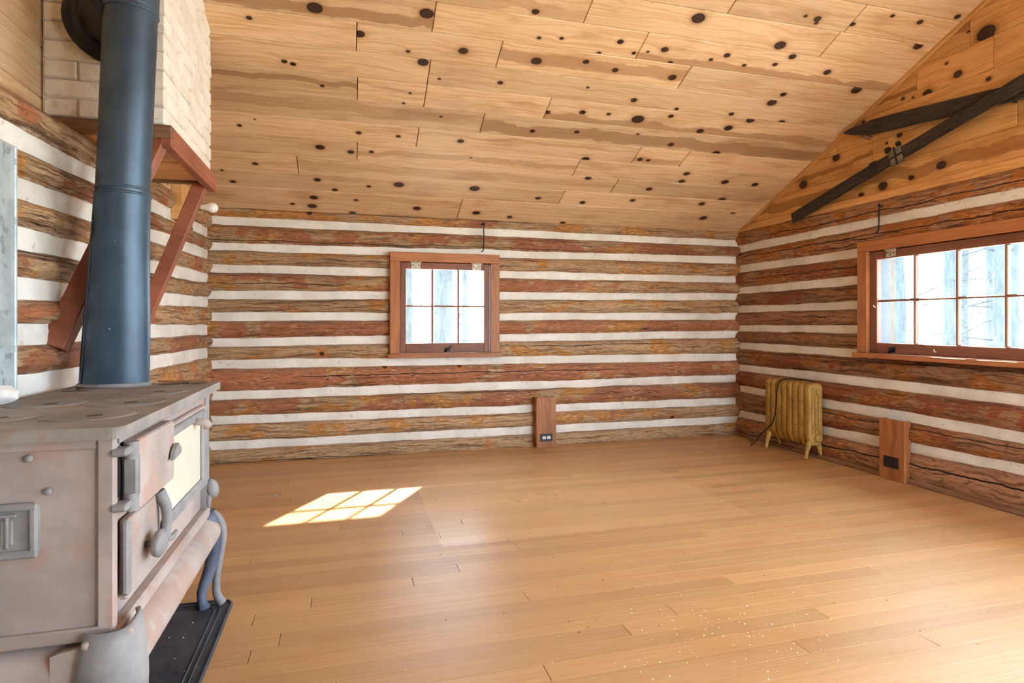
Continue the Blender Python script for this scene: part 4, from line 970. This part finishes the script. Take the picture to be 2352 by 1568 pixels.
# ------------------------------------------------------------------ outlet boxes
def outlet(nm, label, F, lx, z0, z1, wd, dep, plate, white):
    m = F.m; t = thing(nm, label, 'outlet box', m @ Vector((lx, -dep / 2, z0)))
    def bb(n2, mat, x0, x1, y0, y1, a, b, bev=.002, par=t):
        mb = MB(); mb.box(-(b - a) / 2, (b - a) / 2, -(x1 - x0) / 2, (x1 - x0) / 2, -(y1 - y0) / 2, (y1 - y0) / 2, bev); me = mb.mesh(n2, mat)
        if mat == 'trim_pine': plank_attrs(me, (), (0.01, .02, .4))
        o = link(n2, me); o.matrix_basis = m @ Matrix.Translation(((x0 + x1) / 2, (y0 + y1) / 2, (a + b) / 2)) @ Matrix(((0, 1, 0), (0, 0, 1), (1, 0, 0))).to_4x4()
        o.parent = par; o.matrix_parent_inverse = parent_inv(par); return o
    bb('side_board', 'trim_pine', lx - wd / 2, lx - wd / 2 + .018, -dep + .016, -.01, z0, z1)
    bb('side_board', 'trim_pine', lx + wd / 2 - .018, lx + wd / 2, -dep + .016, -.01, z0, z1)
    bb('front_board', 'trim_pine', lx - wd / 2 - .001, lx + wd / 2 + .001, -dep, -dep + .017, z0, z1)
    pw, ph, pz = plate
    p = bb('cover_plate', 'outlet_black', lx - pw / 2, lx + pw / 2, -dep - .005, -dep, pz - ph / 2, pz + ph / 2, .002)
    for s_ in (-1, 1):
        M4 = m @ Matrix.Translation((lx + s_ * .020, -dep - .0045, pz)) @ Matrix.Rotation(R(90), 4, 'X')
        rc = MB().prism([(.0155 * math.cos(2 * math.pi * i / 20), max(-.0125, min(.0125, .0165 * math.sin(2 * math.pi * i / 20)))) for i in range(20)], 0, .003, M4, .0008).build('receptacle', 'outlet_white' if white else 'outlet_black', p)
        for dz in (-.005, .005):
            MB().box(lx + s_ * .02 - .005, lx + s_ * .02 + .004, -dep - .0082, -dep - .0074, pz + dz - .0012, pz + dz + .0012, 0, m).build('slot', 'black_iron', rc)
    return t
outlet('outlet_box', 'narrow wooden outlet box with cream receptacles on the back wall', FB, 1.632, 0.0, 0.425, 0.172, 0.10, (.112, .066, .085), True)
outlet('outlet_box', 'wooden outlet box with an all-black cover plate beside the radiator', FR, -3.18, 0.0, 0.405, 0.190, 0.066, (.115, .075, .12), False)

# ------------------------------------------------------------------ radiator
rx, ry0, rpitch, nsec = 3.482, 3.835, 0.063, 8
rad = thing('radiator', 'small gold-painted cast-iron radiator standing in the back right corner', 'radiator', (rx, ry0 + .22, 0))
def outline(hw, z0, z1, rt, rb, n=6):
    pts = []
    for cx, cz, a0, r_ in ((hw - rt, z1 - rt, 0, rt), (-hw + rt, z1 - rt, 90, rt)):
        pts += [(cx + r_ * math.cos(R(a0 + 90 * i / n)), cz + r_ * math.sin(R(a0 + 90 * i / n))) for i in range(n + 1)]
    pts += [(-hw, z0 + rb), (-hw * .45, z0), (hw * .45, z0), (hw, z0 + rb)]
    return pts
def section(y, first):
    base = outline(.066, .105, .588, .038, .07); rows = []
    c = Vector((0, .35, 0))
    for dy, k in ((-.029, .86), (-.028, .90), (-.020, .97), (-.008, 1.0), (.008, 1.0), (.020, .97), (.028, .90), (.029, .86)):
        rows.append([Vector((rx + px_ * (1 - (1 - k) * 1.0), y + dy, .35 + (pz - .35) * (1 - (1 - k) * .35))) for px_, pz in base])
    mb = MB(); mb.quad_grid(rows, True); n = len(base); mb.f.append(tuple(range(n))[::-1]); mb.f.append(tuple(7 * n + j for j in range(n)))
    return mb.build('radiator_section', 'gold', rad, sharp=45)
secs = [section(ry0 + i * rpitch, i) for i in range(nsec)]
for zz in (.17, .52): MB().tube([(rx, ry0, zz), (rx, ry0 + (nsec - 1) * rpitch, zz)], .022, 12).build('nipple_tube', 'gold', rad, True)
# raised ribs and plugs on the near end
ye = ry0 - .029
for dx in (-.034, -.006, .030): MB().tube([(rx + dx, ye, .20), (rx + dx, ye - .003, .26), (rx + dx, ye - .003, .46), (rx + dx, ye, .50)], [.005, .008, .008, .005], 8).build('end_rib', 'gold', secs[0], True)
MB().lathe([(.022, 0), (.022, .006), (.014, .008), (.012, .003), (.003, .003)], 18, Matrix.Translation((rx + .022, ye, .515)) @ Matrix.Rotation(R(90), 4, 'X')).build('end_plug', 'gold', secs[0], sharp=40)
MB().lathe([(.034, 0), (.036, .012), (.030, .024), (.012, .030), (.002, .030)], 18, Matrix.Translation((rx + .016, ye + .004, .165)) @ Matrix.Rotation(R(90), 4, 'X')).build('lower_boss', 'gold', secs[0], True)
for yy in (ry0 - .004, ry0 + (nsec - 1) * rpitch + .004):
    for s_ in (-1, 1):
        pts = [(rx + s_ * .012, yy, .165), (rx + s_ * .040, yy, .125), (rx + s_ * .060, yy, .07), (rx + s_ * .068, yy, .026), (rx + s_ * .078, yy, .006)]
        MB().tube(pts, [(.026, .026), (.022, .022), (.016, .016), (.013, .013), (.016, .016)], 12).build('foot', 'gold', rad, True)
cd = MB()
yc = ry0 + 5 * rpitch
pts = [Vector(p) for p in ((rx + .10, ry0 + .02, .572), (rx + .09, ry0 + .10, .59), (rx + .03, ry0 + 3.0 * rpitch, .598), (rx - .03, ry0 + 3.9 * rpitch, .600), (rx - .062, ry0 + 4.6 * rpitch, .575), (rx - .076, ry0 + 4.95 * rpitch, .50), (rx - .078, ry0 + 5.05 * rpitch, .40), (rx - .078, ry0 + 5.3 * rpitch, .30), (rx - .080, ry0 + 5.8 * rpitch, .22), (rx - .085, ry0 + 6.7 * rpitch, .165), (rx - .10, ry0 + 7.7 * rpitch, .11), (rx - .12, ry0 + 8.3 * rpitch, .04), (rx - .14, ry0 + 8.8 * rpitch, .006), (rx - .10, ry0 + 9.5 * rpitch, .005))]
o = cd.tube(smooth_path(pts), .0038, 7).build('power_cord', 'cord', None, True); tag(o, 'dark braided cord draped over the gold radiator', 'cord')

# ------------------------------------------------------------------ crossed skis on the right gable
def ski(label, p, q, wd, tipw, lift, pointed, rag=0):
    p, q = Vector(p), Vector(q); x = (q - p).normalized(); L = (q - p).length; nrm = Vector((-1, 0, 0)); y = nrm.cross(x).normalized()
    t = thing('ski', label, 'ski', p, 'crossed old skis on the gable'); n = 40; rows = []
    for i in range(n + 1):
        s_ = i / n; a = s_ * L
        if pointed: wv = wd * min(1, (a / .22) ** .6 if a < .22 else 1) * (1 + .06 * math.sin(s_ * 6)) + .004
        else: wv = wd * (1 + .05 * math.sin(s_ * 7))
        bend = (.035 * max(0, 1 - a / .3) ** 2) if pointed else 0
        c = p + x * a + nrm * (lift + bend + .012 * math.sin(math.pi * s_)); h = wv / 2; th = .011
        rows.append([c + y * h * .96 - nrm * th * .4, c + y * h, c + y * h * .9 + nrm * th * .6, c + y * .12 * h + nrm * (th * .75), c - y * .12 * h + nrm * (th * .75), c - y * h * .9 + nrm * th * .6, c - y * h, c - y * h * .96 - nrm * th * .4])
    mb = MB(); mb.quad_grid(rows, True); mb.f.append(tuple(range(8))[::-1]); mb.f.append(tuple(n * 8 + j for j in range(8)))
    me = mb.mesh('blade', 'ski')
    m = Matrix((x, y, nrm)).transposed().to_4x4(); m.translation = p
    me.transform(m.inverted()); o = link('blade', me); o.matrix_basis = m; o.parent = t; o.matrix_parent_inverse = parent_inv(t)
    return t, p, x, y, nrm
XS = XGR - 0.012
tA, pA, xA, yA, nA = ski('dark ski lying nearly level with its pointed tip at the ceiling trim', (XS, 3.575, 2.442), (XS, 1.95, 2.262), .098, 0, .020, True)
tB, pB, xB, yB, nB = ski('dark ski slanting up from the log wall, with a metal binding', (XS, 4.10, 1.905), (XS, 2.05, 2.43), .088, 0, .048, False)
def onski(p, x, y, nrm, a, b, c): return p + x * a + y * b + nrm * c
def skibox(nm, mat, p, x, y, nrm, a0, a1, b0, b1, c0, c1, par, bev=.002):
    m = Matrix((x, y, nrm)).transposed().to_4x4(); m.translation = p
    return MB().box(a0, a1, b0, b1, c0, c1, bev, m).build(nm, mat, par)
Q = (pB, xB, yB, nB)
ab = 1.0
bt = skibox('binding_plate', 'ski_metal', *Q, ab - .055, ab + .055, -.056, .056, .056, .064, tB)
for (a0, b0) in ((-.048, -.050), (.006, -.050), (-.048, .006), (.006, .006)): skibox('binding_tab', 'ski_metal', *Q, ab + a0, ab + a0 + .042, b0, b0 + .044, .064, .070, bt)
skibox('toe_strap', 'black_iron', *Q, ab - .006, ab + .006, -.062, .066, .064, .074, bt); skibox('toe_strap', 'black_iron', *Q, ab - .056, ab + .056, -.006, .006, .064, .073, bt)
skibox('heel_clip', 'black_iron', *Q, ab - .20, ab - .15, -.03, .05, .056, .074, tB); skibox('foot_pad', 'raw_brown', *Q, ab - .40, ab - .25, -.036, .036, .056, .062, tB)
skibox('toe_lug', 'black_iron', *Q, ab - .062, ab - .03, .05, .085, .05, .078, tB); skibox('toe_lug', 'black_iron', *Q, ab + .02, ab + .045, .06, .085, .05, .074, tB)
# pegs that carry the skis
for (lab, px, py) in (('small wooden peg under the tail of the slanting ski', 1862, 490), ('dark peg below the level ski near its tip', 2000, 318)):
    p = on(px, py, X=XGR); o = MB().tube([p + Vector((.01, 0, 0)), p + Vector((-.07, 0, .012))], [.012, .010], 10).build('peg', 'raw_brown', None, sharp=40); tag(o, lab, 'peg')

# ------------------------------------------------------------------ iron hooks above the windows
def iron_hook(label, F, lx, z0, z1):
    m = F.m; t = thing('window_hook', label, 'hook', m @ Vector((lx, -.05, z0)))
    MB().tube([m @ Vector((lx, .0, z1 - .012)), m @ Vector((lx, -.060, z1 - .012))], .008, 8).build('staple', 'black_iron', t, True)
    P = [m @ Vector(q) for q in ((lx + .002, -.060, z1), (lx + .010, -.062, z1 - .02), (lx + .004, -.062, z1 - .05), (lx + .006, -.063, (z0 + z1) / 2), (lx + .002, -.063, z0 + .03), (lx - .004, -.064, z0 + .006), (lx - .018, -.064, z0))]
    MB().tube(smooth_path(P, 4), .0048, 8).build('rod', 'black_iron', t, True); return t
iron_hook('thin black iron hook hanging above the small back window', FB, 1.095, 1.640, 1.882)
iron_hook('thin black iron hook hanging above the long right window', FR, -3.285, 1.675, 1.868)

# ------------------------------------------------------------------ specks on the floor
random.seed(5)
def scatter(name, mat, label, pts, cat):
    mb = MB()
    for (x, y, r_) in pts:
        n = 6; a0 = random.random() * 6; e = random.uniform(.5, 1); b = len(mb.v)
        mb.v += [(x + r_ * math.cos(a0 + 6.2832 * i / n), y + r_ * e * math.sin(a0 + 6.2832 * i / n), .0004) for i in range(n)] + [(x + r_ * .6 * math.cos(a0 + 6.2832 * i / n), y + r_ * .6 * e * math.sin(a0 + 6.2832 * i / n), .0004 + r_ * .4) for i in range(n)]
        mb.f += [(b + i, b + (i + 1) % n, b + n + (i + 1) % n, b + n + i) for i in range(n)] + [tuple(b + n + i for i in range(n)), tuple(b + i for i in range(n))[::-1]]
    o = mb.build(name, mat); tag(o, label, cat, kind='stuff'); return o
pts = []
for _ in range(150):
    px, py = random.gauss(1640, 150), random.gauss(1450, 60)
    if py < 1360 or py > 1560: continue
    p = on(px, py, Z=0); pts.append((p.x, p.y, random.choice((.0012, .0016, .002, .003))))
for _ in range(60):
    px, py = random.uniform(380, 1200), random.uniform(1200, 1560); p = on(px, py, Z=0)
    if p.x > -.38: pts.append((p.x, p.y, random.choice((.001, .0014, .002))))
scatter('paint_flecks', 'fleck', 'tiny white paint flecks scattered over the wooden floor', pts, 'flecks')
pts = []
for _ in range(120):
    px, py = random.uniform(900, 2340), random.uniform(1090, 1500); p = on(px, py, Z=0)
    if p.x < XR - .1: pts.append((p.x, p.y, random.choice((.0015, .002, .003))))
scatter('dirt_crumbs', 'dirt', 'small dark crumbs of dirt scattered over the wooden floor', pts, 'crumbs')
pts = []
for _ in range(40): pts.append((random.uniform(-.93, -.44), random.uniform(1.5, 2.45), random.choice((.0015, .002, .003))))
o = scatter('mat_flecks', 'fleck', 'white flecks lying on the black stove mat', pts, 'flecks'); o.location.z = .0062
p = on(628, 1139, Z=0)
o = MB().prism([(-.022, -.004), (0, -.009), (.024, -.002), (.012, .006), (-.012, .007)], .0005, .005, Matrix.Translation((p.x, p.y, 0)) @ Matrix.Rotation(.2, 4, 'Z'), .002).build('wood_chip', 'dead_leaf'); tag(o, 'small pale wood chip on the floor near the cook stove', 'chip')
